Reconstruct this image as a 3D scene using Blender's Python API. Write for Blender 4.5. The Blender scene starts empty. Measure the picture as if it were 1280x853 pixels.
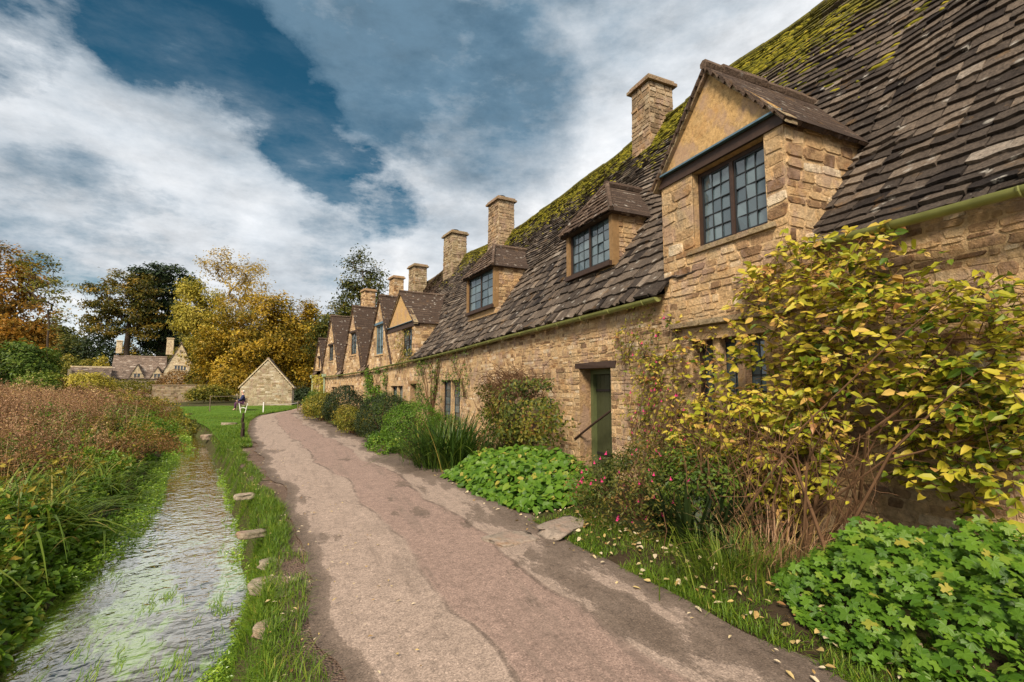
import bpy, bmesh, math, random
import numpy as np
from mathutils import Vector
PI = math.pi
SC = bpy.context.scene
COL = SC.collection
R = np.random.default_rng(7)
random.seed(7)

# ------------------------------------------------------------------ camera calibration
CF, CHZ, CVX, EYE = 600.0, 483.0, 375.0, 1.65          # focal length and horizon in 1280-px units
PITCH = math.atan((CHZ - 426.5) / CF)
YAW = math.atan((640 - CVX) / CF * math.cos(PITCH))
cF = np.array([math.sin(YAW) * math.cos(PITCH), math.cos(YAW) * math.cos(PITCH), math.sin(PITCH)])
cR = np.array([math.cos(YAW), -math.sin(YAW), 0.0])
cU = np.cross(cR, cF)
def ray(x, y):
    return cF + (x - 640) / CF * cR + (426.5 - y) / CF * cU
def at(x, y, depth):            # world point seen at a photo position, at a distance along the view axis
    return ray(x, y) * depth + np.array([0, 0, EYE])
def on_ground(x, y, z=0.0):
    d = ray(x, y); return d * ((z - EYE) / d[2]) + np.array([0, 0, EYE])
def on_plane_x(x, y, X):
    d = ray(x, y); return d * (X / d[0]) + np.array([0, 0, EYE])

# ------------------------------------------------------------------ mesh collecting
class MB:
    def __init__(s): s.v = []; s.f = []; s.n = 0
    def add(s, V, F, rnd=0.5, mi=0):
        V = np.asarray(V, float).reshape(-1, 3); F = np.asarray(F, int)
        if F.ndim == 1: F = F[None]
        if len(V) == 0 or len(F) == 0: return
        rnd = np.broadcast_to(np.asarray(rnd, float), (len(F),))
        m_ = np.broadcast_to(np.asarray(mi, int), (len(F),))
        s.v.append(V); s.f.append((F + s.n, rnd, m_)); s.n += len(V)
    def quad(s, a, b, c, d, rnd=0.5, mi=0): s.add([a, b, c, d], [[0, 1, 2, 3]], rnd, mi)
    def box(s, c, size, ax=None, rnd=0.5, mi=0, taper=1.0):
        # ax: 3x3 rows are the box axes
        A = np.eye(3) if ax is None else np.asarray(ax, float)
        h = np.array(size) / 2
        q = np.array([[-1,-1,-1],[1,-1,-1],[1,1,-1],[-1,1,-1],[-1,-1,1],[1,-1,1],[1,1,1],[-1,1,1]], float) * h
        q[4:, :2] *= taper
        s.add(np.array(c) + q @ A, [[0,3,2,1],[4,5,6,7],[0,1,5,4],[1,2,6,5],[2,3,7,6],[3,0,4,7]], rnd, mi)
    def hexa(s, P8, rnd=0.5, mi=0):   # 8 corners ordered as in box
        s.add(P8, [[0,3,2,1],[4,5,6,7],[0,1,5,4],[1,2,6,5],[2,3,7,6],[3,0,4,7]], rnd, mi)
    def tube(s, pts, radii, n=6, rnd=0.5, mi=0, cap=True):
        P = np.asarray(pts, float); m = len(P)
        radii = np.broadcast_to(np.asarray(radii, float), (m,))
        T = np.gradient(P, axis=0); T /= np.linalg.norm(T, axis=1)[:, None] + 1e-9
        ref = np.array([0, 0, 1.0]) if abs(T[0][2]) < 0.9 else np.array([1.0, 0, 0])
        V = []
        a = np.arange(n) * 2 * PI / n
        for i in range(m):
            u = np.cross(T[i], ref); u /= np.linalg.norm(u) + 1e-9
            w = np.cross(u, T[i]); ref = w
            V.append(P[i] + radii[i] * (np.cos(a)[:, None] * u + np.sin(a)[:, None] * w))
        V = np.concatenate(V); F = []
        for i in range(m - 1):
            for k in range(n):
                F.append([i*n+k, i*n+(k+1)%n, (i+1)*n+(k+1)%n, (i+1)*n+k])
        s.add(V, F, rnd, mi)
        if cap:
            s.add(V[:n][::-1], [list(range(n))], rnd, mi); s.add(V[-n:], [list(range(n))], rnd, mi)
    def build(s, name, mats, parent=None, org=(0, 0, 0), smooth=False, calc=False):
        me = bpy.data.meshes.new(name)
        V = np.concatenate(s.v) - np.array(org, float)
        loops = np.concatenate([f.ravel() for f, _, _ in s.f])
        cnt = np.concatenate([np.full(len(f), f.shape[1]) for f, _, _ in s.f])
        st = np.concatenate([[0], np.cumsum(cnt)[:-1]])
        rn = np.concatenate([r for _, r, _ in s.f]); mi = np.concatenate([m for _, _, m in s.f])
        me.vertices.add(len(V)); me.vertices.foreach_set('co', V.astype(np.float32).ravel())
        me.loops.add(len(loops)); me.loops.foreach_set('vertex_index', loops.astype(np.int32))
        me.polygons.add(len(cnt)); me.polygons.foreach_set('loop_start', st.astype(np.int32))
        me.polygons.foreach_set('loop_total', cnt.astype(np.int32))
        if not isinstance(mats, (list, tuple)): mats = [mats]
        for m in mats: me.materials.append(m)
        me.polygons.foreach_set('material_index', mi.astype(np.int32))
        me.polygons.foreach_set('use_smooth', np.full(len(cnt), smooth))
        a = me.attributes.new('rnd', 'FLOAT', 'FACE'); a.data.foreach_set('value', rn.astype(np.float32))
        me.update(calc_edges=True)
        if calc:
            bm = bmesh.new(); bm.from_mesh(me); bmesh.ops.recalc_face_normals(bm, faces=bm.faces); bm.to_mesh(me); bm.free()
        o = bpy.data.objects.new(name, me); COL.objects.link(o)
        if parent is not None: o.parent = parent
        else: o.location = org
        return o
def empty(name, loc):
    o = bpy.data.objects.new(name, None); COL.objects.link(o); o.location = [float(a) for a in loc]
    o.empty_display_size = 0.3
    return o
def tag(o, label=None, cat=None, group=None, kind=None):
    if label: o['label'] = label
    if cat: o['category'] = cat
    if group: o['group'] = group
    if kind: o['kind'] = kind
    return o
def nrm(a):
    a = np.asarray(a, float); return a / (np.linalg.norm(a, axis=-1, keepdims=True) + 1e-12)
def sstep(a, b, x):
    t = np.clip((np.asarray(x, float) - a) / (b - a), 0, 1); return t * t * (3 - 2 * t)
def vnoise(x, y, seed=0, scale=1.0):       # cheap smooth value noise for terrain and outlines
    x = np.asarray(x, float) / scale; y = np.asarray(y, float) / scale
    xi = np.floor(x); yi = np.floor(y); fx = x - xi; fy = y - yi
    def h(a, b):
        q = np.sin(a * 127.1 + b * 311.7 + seed * 74.7) * 43758.5453; return q - np.floor(q)
    fx = fx*fx*(3-2*fx); fy = fy*fy*(3-2*fy)
    return (h(xi,yi)*(1-fx)+h(xi+1,yi)*fx)*(1-fy) + (h(xi,yi+1)*(1-fx)+h(xi+1,yi+1)*fx)*fy

# ------------------------------------------------------------------ materials
class NT:
    def __init__(s, name):
        s.m = bpy.data.materials.new(name); s.m.use_nodes = True
        s.t = s.m.node_tree; s.t.nodes.clear()
    def n(s, typ, props=None, **inp):
        nd = s.t.nodes.new(typ)
        for k, v in (props or {}).items(): setattr(nd, k, v)
        for k, v in inp.items():
            k = k.replace('_', ' ')
            s.set(nd, k, v)
        return nd
    def set(s, nd, k, v):
        sock = nd.inputs[k] if not isinstance(k, int) else nd.inputs[k]
        if isinstance(v, bpy.types.NodeSocket): s.t.links.new(v, sock)
        else: sock.default_value = v
    def math(s, op, a, b=0.5, c=None, clamp=False):
        nd = s.t.nodes.new('ShaderNodeMath'); nd.operation = op; nd.use_clamp = clamp
        s.set(nd, 0, a); s.set(nd, 1, b)
        if c is not None: s.set(nd, 2, c)
        return nd.outputs[0]
    def ramp(s, fac, stops, interp='LINEAR'):
        nd = s.t.nodes.new('ShaderNodeValToRGB'); nd.color_ramp.interpolation = interp
        el = nd.color_ramp.elements
        while len(el) < len(stops): el.new(0.5)
        for e, (p, c) in zip(el, stops):
            e.position = p
            e.color = (c, c, c, 1) if not hasattr(c, '__len__') else (*c[:3], 1)
        s.set(nd, 0, fac); return nd.outputs[0]
    def mix(s, fac, a, b, mode='MIX'):
        nd = s.t.nodes.new('ShaderNodeMix'); nd.data_type = 'RGBA'; nd.blend_type = mode
        s.set(nd, 0, fac)
        for i, v in ((6, a), (7, b)):
            s.set(nd, i, v if isinstance(v, bpy.types.NodeSocket) else (*v[:3], 1))
        return nd.outputs[2]
    def noise(s, scale, detail=4, rough=0.55, vec=None, dist=0.0):
        nd = s.n('ShaderNodeTexNoise', None, Scale=scale, Detail=detail, Roughness=rough, Distortion=dist)
        if vec is not None: s.t.links.new(vec, nd.inputs['Vector'])
        return nd.outputs['Fac']
    def pos(s): return s.n('ShaderNodeNewGeometry').outputs['Position']
    def attr(s, name='rnd'):
        return s.n('ShaderNodeAttribute', {'attribute_name': name}).outputs['Fac']
    def scalev(s, v, k):
        nd = s.n('ShaderNodeVectorMath', {'operation': 'MULTIPLY'}); s.set(nd, 0, v); nd.inputs[1].default_value = k; return nd.outputs[0]
    def bump(s, h, strength=0.5, dist=0.02):
        return s.n('ShaderNodeBump', None, Height=h, Strength=strength, Distance=dist).outputs['Normal']
    def out(s, shader):
        o = s.t.nodes.new('ShaderNodeOutputMaterial'); s.t.links.new(shader, o.inputs['Surface']); return s.m
    def prin(s, col, rough=0.8, normal=None, spec=0.3, metal=0.0):
        p = s.n('ShaderNodeBsdfPrincipled')
        s.set(p, 'Base Color', col if isinstance(col, bpy.types.NodeSocket) else (*col[:3], 1))
        s.set(p, 'Roughness', rough); s.set(p, 'Specular IOR Level', spec); s.set(p, 'Metallic', metal)
        if normal is not None: s.set(p, 'Normal', normal)
        return p.outputs[0]

def leaf_mat(name, stops, trans=0.35, rough=0.5, spec=0.3, var=0.25, nscale=1.2):
    m = NT(name); p = m.pos()
    f = m.math('ADD', m.attr(), m.math('MULTIPLY', m.math('SUBTRACT', m.noise(nscale, 2, vec=p), 0.5), var), clamp=True)
    c = m.ramp(f, stops)
    a = m.prin(c, rough, spec=spec)
    t = m.n('ShaderNodeBsdfTranslucent'); m.set(t, 'Color', c)
    mx = m.n('ShaderNodeMixShader'); m.set(mx, 0, trans); m.set(mx, 1, a); m.set(mx, 2, t.outputs[0])
    return m.out(mx.outputs[0])
def plain(name, col, rough=0.7, nscale=8.0, amt=0.25, spec=0.3, bump=0.0, metal=0.0):
    m = NT(name); p = m.pos(); n = m.noise(nscale, 5, vec=p)
    c = m.mix(m.math('MULTIPLY', n, 1.0), tuple(x * (1 - amt) for x in col), tuple(min(1, x * (1 + amt)) for x in col))
    return m.out(m.prin(c, rough, m.bump(n, bump, 0.01) if bump else None, spec, metal))

def stone_mat(name, stops, grime=(0.10, 0.085, 0.06), grime_amt=0.5, lichen=0.15, bump=0.9, smear=0.55):
    m = NT(name); p = m.pos()
    n1 = m.noise(3.0, 6, 0.65, p); n2 = m.noise(22.0, 5, 0.7, p); n3 = m.noise(0.9, 3, 0.5, p)
    f = m.math('ADD', m.attr(), m.math('MULTIPLY', m.math('SUBTRACT', n1, 0.5), 0.75), clamp=True)
    c = m.ramp(f, stops)
    g = m.ramp(m.math('ADD', m.math('MULTIPLY', n1, 0.55), m.math('MULTIPLY', n3, 0.45)), [(0.46, 0.0), (0.68, 1.0)])
    c = m.mix(m.math('MULTIPLY', g, grime_amt), c, grime)
    sp = m.ramp(n2, [(0.28, 0.45), (0.48, 0.95), (0.7, 1.3)])
    c = m.mix(1.0, c, sp, 'MULTIPLY')
    # old pointing smeared over the stone faces, rusty and pink patches in the stone itself
    pt = m.ramp(m.noise(4.2, 6, 0.72, p), [(0.52, 0.0), (0.60, 1.0)])
    c = m.mix(m.math('MULTIPLY', pt, smear), c, stops[len(stops) // 2][1])
    ru = m.ramp(m.noise(1.7, 5, 0.7, m.scalev(p, (1, 1, 1.6))), [(0.55, 0.0), (0.66, 1.0)])
    c = m.mix(m.math('MULTIPLY', ru, 0.35), c, (0.38, 0.18, 0.06))
    pk = m.ramp(m.noise(2.6, 4, 0.6, m.scalev(p, (1.3, 1.3, .8))), [(0.52, 0.0), (0.62, 1.0)])
    c = m.mix(m.math('MULTIPLY', pk, 0.55), c, (0.33, 0.225, 0.175))
    l = m.ramp(m.noise(7.0, 6, 0.7, p), [(0.62, 0.0), (0.68, 1.0)])
    c = m.mix(m.math('MULTIPLY', l, lichen), c, (0.42, 0.38, 0.28))
    h = m.math('ADD', m.math('ADD', n2, m.math('MULTIPLY', m.noise(70.0, 3, 0.7, p), 0.5)), m.math('MULTIPLY', n1, 1.2))
    return m.out(m.prin(c, 0.92, m.bump(h, bump, 0.03), 0.12))

M = {}
M['stone'] = stone_mat('cotswold_stone', [(0.0, (0.17, 0.10, 0.055)), (0.25, (0.33, 0.205, 0.11)), (0.5, (0.50, 0.332, 0.168)), (0.78, (0.60, 0.43, 0.25)), (1.0, (0.66, 0.54, 0.38))], grime_amt=0.62, smear=0.4)
M['stone_grey'] = stone_mat('weathered_stone', [(0.0, (0.13, 0.09, 0.05)), (0.4, (0.26, 0.19, 0.11)), (0.75, (0.38, 0.30, 0.18)), (1.0, (0.46, 0.38, 0.27))], grime_amt=0.6, lichen=0.3)
M['stone_chimney'] = stone_mat('sooty_stone', [(0.0, (0.15, 0.10, 0.06)), (0.4, (0.29, 0.20, 0.12)), (0.75, (0.42, 0.31, 0.19)), (1.0, (0.52, 0.42, 0.29))], grime_amt=0.65, lichen=0.35)
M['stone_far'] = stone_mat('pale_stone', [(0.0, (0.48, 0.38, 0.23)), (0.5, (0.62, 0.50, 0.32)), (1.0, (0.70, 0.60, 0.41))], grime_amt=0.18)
M['plaster'] = stone_mat('ochre_plaster', [(0.0, (0.40, 0.25, 0.10)), (0.5, (0.47, 0.30, 0.13)), (1.0, (0.52, 0.36, 0.18))], grime_amt=0.4, lichen=0.25, bump=0.3, smear=0.2)

def roof_mat(name, stops, moss=1.0, z0=6.4, z1=8.6):
    m = NT(name); p = m.pos()
    n1 = m.noise(5.0, 6, 0.7, p); n2 = m.noise(26.0, 5, 0.7, p)
    f = m.math('ADD', m.attr(), m.math('MULTIPLY', m.math('SUBTRACT', n1, 0.5), 0.5), clamp=True)
    c = m.ramp(f, stops)
    c = m.mix(1.0, c, m.ramp(n2, [(0.28, 0.45), (0.5, 1.0), (0.7, 1.45)]), 'MULTIPLY')
    # lichen: pale scabs, each with its own outline
    v = m.n('ShaderNodeTexVoronoi', {'feature': 'F1'}, Vector=p, Scale=4.5)
    l = m.math('MULTIPLY', m.ramp(v.outputs['Distance'], [(0.12, 1.0), (0.26, 0.0)]), m.ramp(m.noise(9.0, 5, 0.7, p), [(0.46, 0.0), (0.54, 1.0)]))
    c = m.mix(m.math('MULTIPLY', l, 0.75), c, (0.42, 0.39, 0.34))
    oc = m.ramp(m.noise(2.4, 5, 0.7, m.scalev(p, (1, 1, 1.4))), [(0.60, 0.0), (0.68, 1.0)])
    c = m.mix(m.math('MULTIPLY', oc, 0.35), c, (0.22, 0.12, 0.04))
    if moss > 0:
        sx = m.n('ShaderNodeSeparateXYZ'); m.set(sx, 0, p)
        zz = m.n('ShaderNodeMapRange', None, Value=sx.outputs[2]); zz.inputs[1].default_value = z0; zz.inputs[2].default_value = z1
        mm = m.math('ADD', m.math('MULTIPLY', m.noise(1.3, 6, 0.72, p), 1.0), m.math('MULTIPLY', zz.outputs[0], 0.42))
        mk = m.ramp(mm, [(0.74, 0.0), (0.84, 1.0)])
        mc = m.ramp(m.noise(12.0, 4, 0.7, p), [(0.35, (0.05, 0.05, 0.012)), (0.6, (0.16, 0.14, 0.02))])
        c = m.mix(m.math('MULTIPLY', mk, moss), c, mc)
    h = m.math('ADD', m.math('MULTIPLY', n1, 0.7), n2)
    return m.out(m.prin(c, 0.9, m.bump(h, 1.0, 0.035), 0.2))
SLATE = [(0.0, (0.020, 0.015, 0.013)), (0.3, (0.062, 0.048, 0.038)), (0.6, (0.128, 0.098, 0.074)), (0.9, (0.195, 0.152, 0.114)), (1.0, (0.25, 0.21, 0.17))]
M['roof'] = roof_mat('stone_slate', SLATE)
M['roof_plain'] = roof_mat('stone_slate_dry', SLATE, moss=0.0)
M['roof_lichen'] = roof_mat('lichened_slate', [(0.0, (0.05, 0.034, 0.026)), (0.4, (0.105, 0.07, 0.05)), (0.8, (0.17, 0.12, 0.085)), (0.97, (0.24, 0.185, 0.14)), (1.0, (0.34, 0.30, 0.25))], moss=0.35, z0=5.0, z1=9.0)
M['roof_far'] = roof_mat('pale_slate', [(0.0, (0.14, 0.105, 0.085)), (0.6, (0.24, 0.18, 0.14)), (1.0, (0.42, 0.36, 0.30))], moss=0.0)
M['timber'] = plain('dark_timber', (0.045, 0.026, 0.018), 0.6, 14, 0.5, bump=0.3)
M['lead'] = plain('lead_flashing', (0.075, 0.135, 0.18), 0.5, 6, 0.4, spec=0.5)
M['post'] = plain('weathered_oak', (0.22, 0.13, 0.055), 0.8, 12, 0.45, bump=0.4)
M['cames'] = plain('lead_came', (0.02, 0.022, 0.024), 0.5, 20, 0.2)
M['gutter'] = plain('olive_paint', (0.20, 0.21, 0.065), 0.42, 7, 0.5, spec=0.45)
M['pipe'] = plain('pale_green_paint', (0.32, 0.40, 0.27), 0.45, 5, 0.2)
M['door'] = plain('green_door_paint', (0.045, 0.05, 0.022), 0.5, 9, 0.25)
M['doorframe'] = plain('green_frame_paint', (0.085, 0.10, 0.04), 0.5, 9, 0.2)
M['iron'] = plain('dark_iron', (0.02, 0.018, 0.017), 0.5, 20, 0.3)
M['dark'] = plain('dark_interior', (0.012, 0.011, 0.010), 0.9, 5, 0.2)
M['white'] = plain('white_paint', (0.75, 0.74, 0.70), 0.5, 8, 0.08)
M['wood'] = plain('grey_wood', (0.16, 0.12, 0.085), 0.85, 12, 0.4, bump=0.4)
M['stake'] = plain('tarred_stake', (0.035, 0.022, 0.015), 0.9, 12, 0.5, bump=0.4)
def glass():
    m = NT('old_leaded_glass'); p = m.pos()
    n = m.noise(2.2, 2, 0.5, p)
    c = m.mix(m.attr(), (0.035, 0.058, 0.07), (0.11, 0.155, 0.17))  # base colour lightened blue-grey to stand for reflections and curtains in the panes
    return m.out(m.prin(c, 0.05, m.bump(n, 0.2, 0.03), 1.0))
M['glass'] = glass()
M['moss'] = leaf_mat('moss', [(0.0, (0.04, 0.04, 0.010)), (0.4, (0.13, 0.125, 0.016)), (0.8, (0.26, 0.225, 0.024)), (1.0, (0.36, 0.29, 0.04))], trans=0.1, rough=0.95, spec=0.05, var=0.6, nscale=6)
M['bark'] = plain('bark', (0.075, 0.055, 0.04), 0.95, 10, 0.5, bump=0.6, spec=0.1)
M['twig'] = plain('brown_twig', (0.105, 0.058, 0.030), 0.9, 12, 0.5, spec=0.1)
M['palebark'] = plain('pale_bark', (0.30, 0.25, 0.18), 0.9, 10, 0.4, spec=0.1)
# ------------------------------------------------------------------ camera
cam = bpy.data.cameras.new('camera'); camo = bpy.data.objects.new('camera', cam); COL.objects.link(camo)
camo.location = (0, 0, EYE); camo.rotation_euler = (PI / 2 + PITCH, 0, -YAW)
cam.sensor_width = 36; cam.lens = 36 * CF / 1280; cam.clip_start = 0.05; cam.clip_end = 3000
SC.camera = camo
SC.render.resolution_x = 1024; SC.render.resolution_y = 682
SC.render.engine = 'CYCLES'; SC.cycles.samples = 96; SC.cycles.use_denoising = True
SC.cycles.max_bounces = 6; SC.cycles.diffuse_bounces = 3; SC.cycles.glossy_bounces = 2; SC.cycles.transmission_bounces = 3
vs = SC.view_settings
vs.view_transform = 'Standard'; vs.look = 'None'; vs.gamma = 1; vs.use_curve_mapping = False
vs.exposure = 0.80
SC.display_settings.display_device = 'sRGB'

# ------------------------------------------------------------------ sun: high behind the camera's left shoulder, veiled by cloud
SUN_EL, SUN_AZ = math.radians(42), math.radians(222)      # azimuth clockwise from +Y (the lane runs along +Y)
sd = Vector((math.sin(SUN_AZ) * math.cos(SUN_EL), math.cos(SUN_AZ) * math.cos(SUN_EL), math.sin(SUN_EL)))
sun = bpy.data.lights.new('sun', 'SUN'); sun.energy = 3.5; sun.angle = math.radians(16); sun.color = (1.0, 0.87, 0.70)
suno = bpy.data.objects.new('sun', sun); COL.objects.link(suno)
suno.rotation_euler = sd.to_track_quat('Z', 'Y').to_euler()

# ------------------------------------------------------------------ sky: Nishita blue behind procedural cloud, all by direction
W = bpy.data.worlds.new('World'); SC.world = W; W.use_nodes = True
class WT(NT):
    def __init__(s): s.t = W.node_tree; s.t.nodes.clear()
w = WT()
sky = w.n('ShaderNodeTexSky', {'sky_type': 'NISHITA', 'sun_disc': False, 'sun_elevation': SUN_EL, 'sun_rotation': SUN_AZ, 'altitude': 100, 'air_density': 1.0, 'dust_density': 0.6, 'ozone_density': 2.5})
D = w.n('ShaderNodeTexCoord').outputs['Generated']
nz = w.n('ShaderNodeTexNoise', None, Vector=D, Scale=3.6, Detail=8, Roughness=0.65)
off = w.n('ShaderNodeVectorMath', {'operation': 'SUBTRACT'}); w.set(off, 0, nz.outputs['Color']); off.inputs[1].default_value = (0.5, 0.5, 0.5)
offs = w.scalev(off.outputs[0], (0.15, 0.15, 0.15))
dw = w.n('ShaderNodeVectorMath', {'operation': 'ADD'}); w.set(dw, 0, D); w.set(dw, 1, offs)
dn = w.n('ShaderNodeVectorMath', {'operation': 'NORMALIZE'}); w.set(dn, 0, dw.outputs[0]); DW = dn.outputs[0]
def blob(px, py, rdeg, wt):
    v = nrm(ray(px, py))
    d = w.n('ShaderNodeVectorMath', {'operation': 'DOT_PRODUCT'}); w.set(d, 0, DW); d.inputs[1].default_value = tuple(v)
    mr = w.n('ShaderNodeMapRange', {'interpolation_type': 'SMOOTHERSTEP'}, Value=d.outputs['Value'])
    mr.inputs[1].default_value = math.cos(math.radians(rdeg)); mr.inputs[2].default_value = math.cos(math.radians(rdeg * 0.15))
    mr.inputs[3].default_value = 0; mr.inputs[4].default_value = wt
    return mr.outputs[0]
def total(lst):
    s = lst[0]
    for x in lst[1:]: s = w.math('MAXIMUM', s, x)
    return s
# streaky fine structure, drawn out along the horizon like thin layered cloud
sv = w.scalev(D, (1.0, 1.0, 2.3))
f1 = w.noise(2.8, 10, 0.62, sv); f2 = w.noise(7.5, 9, 0.66, sv)
fbm = w.math('ADD', w.math('MULTIPLY', f1, 0.6), w.math('MULTIPLY', f2, 0.4))
# places where the cloud opens (blue) and where it piles up bright or hangs grey
blue = total([blob(95, -5, 7, .85), blob(150, 20, 7, 1.0), blob(215, 40, 7.5, 1.1), blob(275, 68, 7.5, 1.1), blob(330, 112, 7.5, 1.1), blob(385, 165, 7, 1.05), blob(435, 215, 6, .95), blob(485, 262, 5.5, .9),
              blob(-40, 20, 8, .85), blob(600, 70, 9, .42), blob(520, 140, 9, .5), blob(60, 235, 7, .50), blob(140, 290, 7, .58), blob(95, 385, 6, .95), blob(130, 410, 6, .95), blob(240, 335, 7, .42), blob(440, 330, 8, .45)])
bm_ = w.math('ADD', blue, w.math('MULTIPLY', w.math('SUBTRACT', 0.5, fbm), 3.6))
bmask = w.ramp(bm_, [(0.36, 0.0), (0.74, 0.45), (1.2, 1.0)])
grey = total([blob(610, 110, 17, .95), blob(500, 70, 15, 1.0), blob(420, 60, 9, .9), blob(430, 290, 10, .5), blob(730, 70, 9, .12), blob(560, 240, 13, .5), blob(30, 250, 12, .6), blob(150, 285, 8, .5), blob(380, 350, 12, .5), blob(250, 325, 9, .45), blob(20, -20, 12, .5), blob(350, -600, 60, .9), blob(800, 200, 10, .3)])  # widest blob: grey overhead, above the view, added to weaken the sky light
gm = w.math('ADD', grey, w.math('MULTIPLY', w.math('SUBTRACT', 0.5, fbm), 1.5))
gmask = w.ramp(gm, [(0.10, 0.0), (0.45, 0.35), (0.95, 1.0)])
cloud = w.mix(gmask, (5.8, 5.85, 5.95), (0.85, 1.45, 2.0))
f3 = w.noise(5.0, 10, 0.68, sv)
cloud = w.mix(1.0, cloud, w.ramp(f3, [(0.30, 0.78), (0.5, 1.0), (0.70, 1.15)]), 'MULTIPLY')
deep = w.n('ShaderNodeVectorMath', {'operation': 'MULTIPLY'}); w.set(deep, 0, sky.outputs[0]); deep.inputs[1].default_value = (0.09, 0.33, 0.34)
f4 = w.noise(4.2, 10, 0.66, w.scalev(D, (1.0, 1.6, 3.0)))
veil = w.ramp(f4, [(0.40, 0.97), (0.56, 0.80), (0.68, 0.45)])
tot = w.mix(w.math('MULTIPLY', bmask, veil), cloud, deep.outputs[0])
bg = w.n('ShaderNodeBackground', None, Color=tot, Strength=0.1)
wo = w.t.nodes.new('ShaderNodeOutputWorld'); w.t.links.new(bg.outputs[0], wo.inputs[0])
# ------------------------------------------------------------------ plan of the place (metres, lane runs along +Y)
def tab(pts):
    a = np.array(pts, float); return lambda y: np.interp(y, a[:, 0], a[:, 1])
road_l = tab([(-30, .6), (-2, .4), (1.8, .22), (3, .19), (4, .14), (6.7, .02), (9.6, -.33), (14.8, -1.06), (19, -1.55), (21.9, -1.80), (26, -2.05), (30.5, -2.02), (33, -1.5), (35.6, -.75), (39, -.1), (46, .1), (60, 1.0), (90, 4)])
road_r = tab([(-30, 3.2), (-2, 3.0), (1.8, 2.95), (2.8, 2.89), (4.2, 2.78), (7.9, 2.70), (10.3, 2.40), (18.5, 1.72), (25.7, .95), (34.1, .28), (40, .55), (46, 1.3), (60, 2.6), (90, 6)])
wat_r = tab([(-30, -.1), (2, -.26), (4.5, -.40), (5.8, -.40), (7.6, -.62), (9.5, -.93), (12.8, -1.48), (18.3, -2.58), (22, -3.3), (26, -4.4), (32, -6.0), (40, -7.6), (60, -12)])
wat_l = tab([(-30, -1.6), (3, -1.8), (5, -1.95), (6.5, -2.08), (10, -2.45), (15.8, -3.25), (21, -3.9), (26, -5.6), (32, -7.4), (40, -9.2), (60, -14)])
WZ = -0.45
def ground_z(x, y):
    x = np.asarray(x, float); y = np.asarray(y, float)
    wr, wl = wat_r(y), wat_l(y)
    z = np.zeros_like(x + y)
    left = wl - x                                   # beyond the left edge of the water
    zl = -0.48 + 0.30 * sstep(0, 0.5, left) + 0.22 * sstep(0.5, 4, left) + 0.12 * (vnoise(x, y, 3, 1.7) - .5) * sstep(.2, 2, left)
    inw = np.minimum(x - wl, wr - x)
    zc = -0.48 - 0.30 * sstep(0, 0.4, inw)
    right = x - wr
    zr = -0.48 + 0.48 * sstep(0, 0.22, right)
    z = np.where(left > 0, zl, np.where(right > 0, zr, zc))
    bed = sstep(road_r(y) - .05, road_r(y) + .5, x)
    z = z + np.where(right > 0, 0.10 * bed * (y < 45), 0)
    r = np.hypot(x + 20, y - 20)
    hill = sstep(95, 210, r) * 9 + 3.0 * (vnoise(x, y, 9, 60) - .5) * sstep(90, 160, r)
    return z + hill * (y > -60)
xs = np.unique(np.round(np.concatenate([np.linspace(-600, -60, 28), np.linspace(-60, -10, 50), np.arange(-10, 8, .2), np.linspace(8, 40, 40), np.linspace(40, 600, 28)]), 3))
ys = np.unique(np.round(np.concatenate([np.linspace(-300, -10, 20), np.arange(-10, 42, .3), np.linspace(42, 130, 70), np.linspace(130, 700, 30)]), 3))
GX, GY = np.meshgrid(xs, ys)
GZ = ground_z(GX, GY)
GZ = GZ - 0.02 * ((GX > road_l(GY) - .3) & (GX < road_r(GY) + .2) & (GY > -30) & (GY < 90))
def grid_faces(ny, nx):
    i = np.arange(ny - 1)[:, None] * nx + np.arange(nx - 1)[None]
    i = i.ravel(); return np.stack([i, i + 1, i + nx + 1, i + nx], 1)
m = NT('meadow_earth'); p = m.pos(); a = m.noise(1.2, 6, .7, p); b = m.noise(14, 5, .7, p)
c = m.ramp(m.math('ADD', m.math('MULTIPLY', a, .6), m.math('MULTIPLY', b, .4)), [(.3, (.035, .028, .014)), (.5, (.055, .05, .02)), (.62, (.06, .075, .022)), (.75, (.10, .085, .04))])
M['earth'] = m.out(m.prin(c, .95, m.bump(b, .8, .04), .1))
mb = MB(); mb.add(np.stack([GX, GY, GZ], -1).reshape(-1, 3), grid_faces(len(ys), len(xs)))
tag(mb.build('ground', M['earth'], smooth=True), kind='structure')

# ---- the lane
def strip(yv, lf, rf, nu, z, crown=0.0):
    U = np.linspace(0, 1, nu); L = lf(yv); Rr = rf(yv)
    X = L[:, None] + (Rr - L)[:, None] * U[None]
    Y = np.repeat(yv[:, None], nu, 1)
    Z = z + crown * (1 - (2 * U - 1) ** 2)[None] + 0 * X
    return np.stack([X, Y, Z], -1), grid_faces(len(yv), nu)
yv = np.concatenate([np.arange(-6, 16, .08), np.arange(16, 50, .25), np.arange(50, 90, 1)])
rl = lambda y: road_l(y) + (vnoise(y, 0 * y, 5, .35) - .5) * .14 + (vnoise(y, 0 * y, 6, 1.4) - .5) * .22
rr = lambda y: road_r(y) + (vnoise(y, 0 * y, 7, .5) - .5) * .16 + (vnoise(y, 0 * y, 8, 1.9) - .5) * .26
V, F = strip(yv, rl, rr, 40, 0.012, 0.035)
V[..., 2] += (vnoise(V[..., 0], V[..., 1], 11, .8) - .5) * .018
m = NT('worn_lane_asphalt'); p = m.pos()
at_u = m.n('ShaderNodeAttribute', {'attribute_name': 'lane_u'}).outputs['Fac']
pl = m.scalev(p, (1, .45, 1))
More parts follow.
